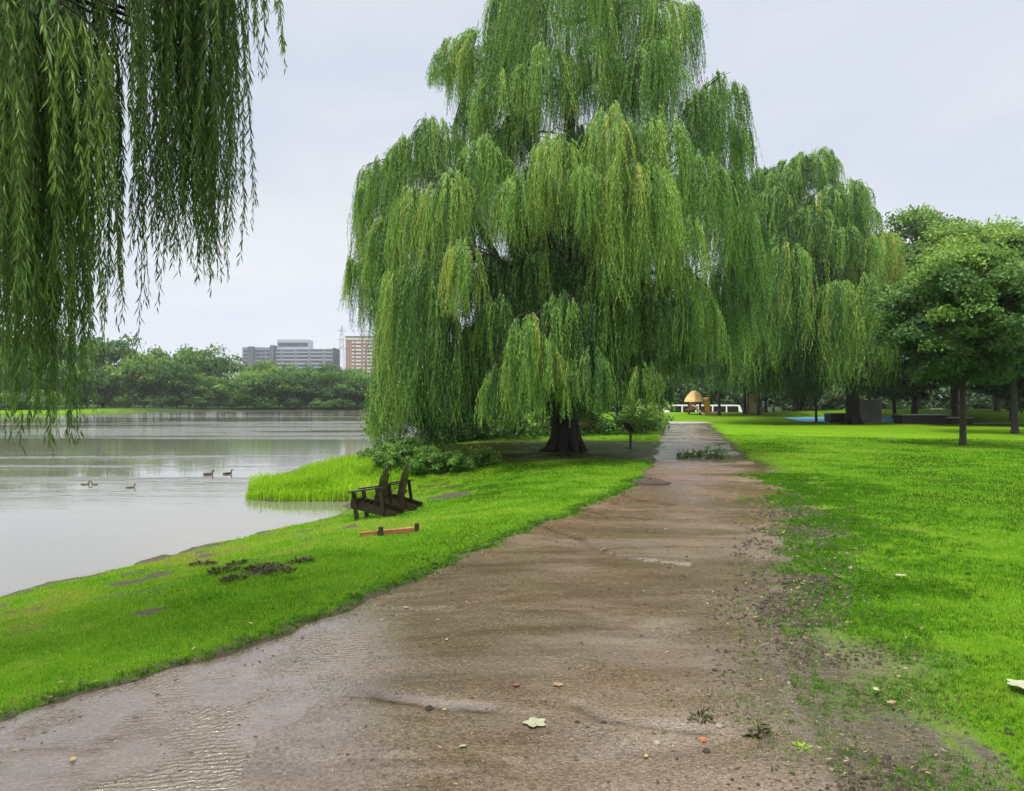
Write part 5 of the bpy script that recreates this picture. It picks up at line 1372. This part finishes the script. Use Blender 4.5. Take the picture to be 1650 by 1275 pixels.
# ------------------------------------------------------------------ hazy air
mb = MB(); mb.add([(x, y, z) for z in (-3, 62) for x, y in ((-955, -955), (955, -955), (955, 955), (-955, 955))], [(0, 3, 2, 1), (4, 5, 6, 7), (0, 1, 5, 4), (1, 2, 6, 5), (2, 3, 7, 6), (3, 0, 4, 7)])
hm = bpy.data.materials.new('haze'); hm.use_nodes = True; nt = hm.node_tree
nt.nodes.remove(nt.nodes['Principled BSDF']); pv = node(nt, 'ShaderNodeVolumePrincipled'); pv.inputs['Color'].default_value = (.86, .90, .95, 1); pv.inputs['Density'].default_value = .00024; pv.inputs['Anisotropy'].default_value = .2
nt.links.new(pv.outputs[0], nt.nodes['Material Output'].inputs['Volume'])
tag(mb.build('haze', hm), kind='stuff')

# ------------------------------------------------------------------ crumbs of dark mud and grit
rg = np.random.default_rng(91); n = 26000
yy_ = 2.5 * (13 / 2.5) ** rg.uniform(0, 1, n); off = np.where(rg.uniform(0, 1, n) < .72, rg.normal(.35, .38, n), rg.uniform(-3.2, .2, n))
xx_ = path_r(yy_) + off
k = (rg.uniform(0, 1, n) < np.where(off < -.5, .22, np.clip((fbm(xx_ * 2.5, yy_ * 2.5, 97, 3) - .40) * 4, .02, 1) * np.clip(1.5 - off * 1.1, 0, 1))) & (xx_ > path_l(yy_) + .1)
xx_, yy_, off = xx_[k], yy_[k], off[k]; n = len(xx_)
sz = np.where(off < -.5, rg.uniform(.003, .008, n), .004 + .016 * rg.uniform(0, 1, n) ** 2.5) * np.clip(yy_ / 5, .8, 1.8)
zz = np.where(in_path(xx_, yy_) > .5, path_z(xx_, yy_), H0(xx_, yy_)) + sz * .15; zz = np.where(xx_ < -.6, np.maximum(zz, zl), zz)
oc = np.array([[1, 0, 0], [0, 1, 0], [-1, 0, 0], [0, -1, 0], [0, 0, .7], [0, 0, -.6]])
vv = np.stack([xx_, yy_, zz], -1)[:, None, :] + oc[None] * sz[:, None, None] * rg.uniform(.6, 1.4, (n, 6, 3))
fc = np.array([[0, 1, 4], [1, 2, 4], [2, 3, 4], [3, 0, 4], [1, 0, 5], [2, 1, 5], [3, 2, 5], [0, 3, 5]])
lp = (np.arange(n)[:, None, None] * 6 + fc[None]).reshape(-1)
M['crumb'] = leaf_mat('mud_crumb', [(0, (.016, .012, .008)), (.55, (.045, .032, .022)), (.8, (.11, .085, .06)), (1, (.24, .20, .16))], .0, .7)
tag(mesh_np('mud_crumbs', vv.reshape(-1, 3), lp, np.full(n * 8, 3), M['crumb'], tone=np.repeat(np.clip(rg.normal(.36, .24, n), 0, 1), 6)), 'crumbs of dark mud and grit strewn along the path', 'mud crumbs', kind='stuff')

# ------------------------------------------------------------------ light, sky, camera
SUN_EL, SUN_AZ = 70.0, 225.0        # compass bearing from +Y clockwise
w = bpy.data.worlds.new("World"); bpy.context.scene.world = w; w.use_nodes = True
nt = w.node_tree; bg = nt.nodes['Background']; bg.inputs['Strength'].default_value = .10
sk = node(nt, 'ShaderNodeTexSky'); sk.sky_type = 'NISHITA'; sk.sun_disc = False; sk.sun_elevation = rad(SUN_EL); sk.sun_rotation = rad(SUN_AZ)
tc = node(nt, 'ShaderNodeTexCoord')
mp = node(nt, 'ShaderNodeMapping'); mp.inputs['Scale'].default_value = (1.2, 1.2, 3.2); nt.links.new(tc.outputs['Generated'], mp.inputs['Vector'])
cl = noise(nt, mp.outputs['Vector'], 1.6, 5, .55, .3)
sp_ = node(nt, 'ShaderNodeSeparateXYZ'); nt.links.new(tc.outputs['Generated'], sp_.inputs[0])
SKY_LO, SKY_HI = 3.1, 16.5
cloud = ramp(nt, cl, [(.32, (.73, .80, .94)), (.50, (.82, .87, .97)), (.66, (.93, .95, 1.0))])
gain = mapr(nt, sp_.outputs['Z'], .52, 1.0, SKY_LO, SKY_HI)
low = mapr(nt, sp_.outputs['Z'], .0, .28, 1.12, 1.0)
vm = node(nt, 'ShaderNodeVectorMath'); vm.operation = 'SCALE'; nt.links.new(cloud, vm.inputs[0]); nt.links.new(math_n(nt, 'MULTIPLY', gain, low), vm.inputs['Scale'])
warm = mix(nt, mapr(nt, sp_.outputs['Z'], .42, .7, 0, 1), vm.outputs[0], mix(nt, 1.0, vm.outputs[0], (1.12, 1.0, .84), 'MULTIPLY'))
nt.links.new(mix(nt, .94, sk.outputs[0], warm), bg.inputs['Color'])

sd = bpy.data.lights.new('sun', 'SUN'); sd.energy = 1.5; sd.angle = rad(11); sd.color = (1, .94, .84)
so = bpy.data.objects.new('sun', sd); C.objects.link(so)
az, el = rad(SUN_AZ), rad(SUN_EL)
to_sun = Vector((math.sin(az) * math.cos(el), math.cos(az) * math.cos(el), math.sin(el)))
so.rotation_euler = to_sun.to_track_quat('Z', 'Y').to_euler(); so.location = to_sun * 60

cd = bpy.data.cameras.new('camera'); cam = bpy.data.objects.new('camera', cd); C.objects.link(cam)
cd.sensor_width = 36; cd.lens = 36 * F / 1650; cd.clip_end = 5000; cd.clip_start = .05
cam.location = (0, 0, EYE); cam.rotation_euler = (rad(90) + math.atan((HY - 637.5) / F), 0, 0)
sc = bpy.context.scene; sc.camera = cam
sc.view_settings.view_transform = 'Standard'; sc.view_settings.look = 'None'; sc.view_settings.gamma = 1; sc.view_settings.exposure = 1.5
sc.cycles.use_denoising = True; sc.cycles.max_bounces = 6; sc.cycles.diffuse_bounces = 3; sc.cycles.glossy_bounces = 3; sc.cycles.transmission_bounces = 3; sc.cycles.transparent_max_bounces = 4
sc.cycles.use_adaptive_sampling = True; sc.cycles.adaptive_threshold = .02
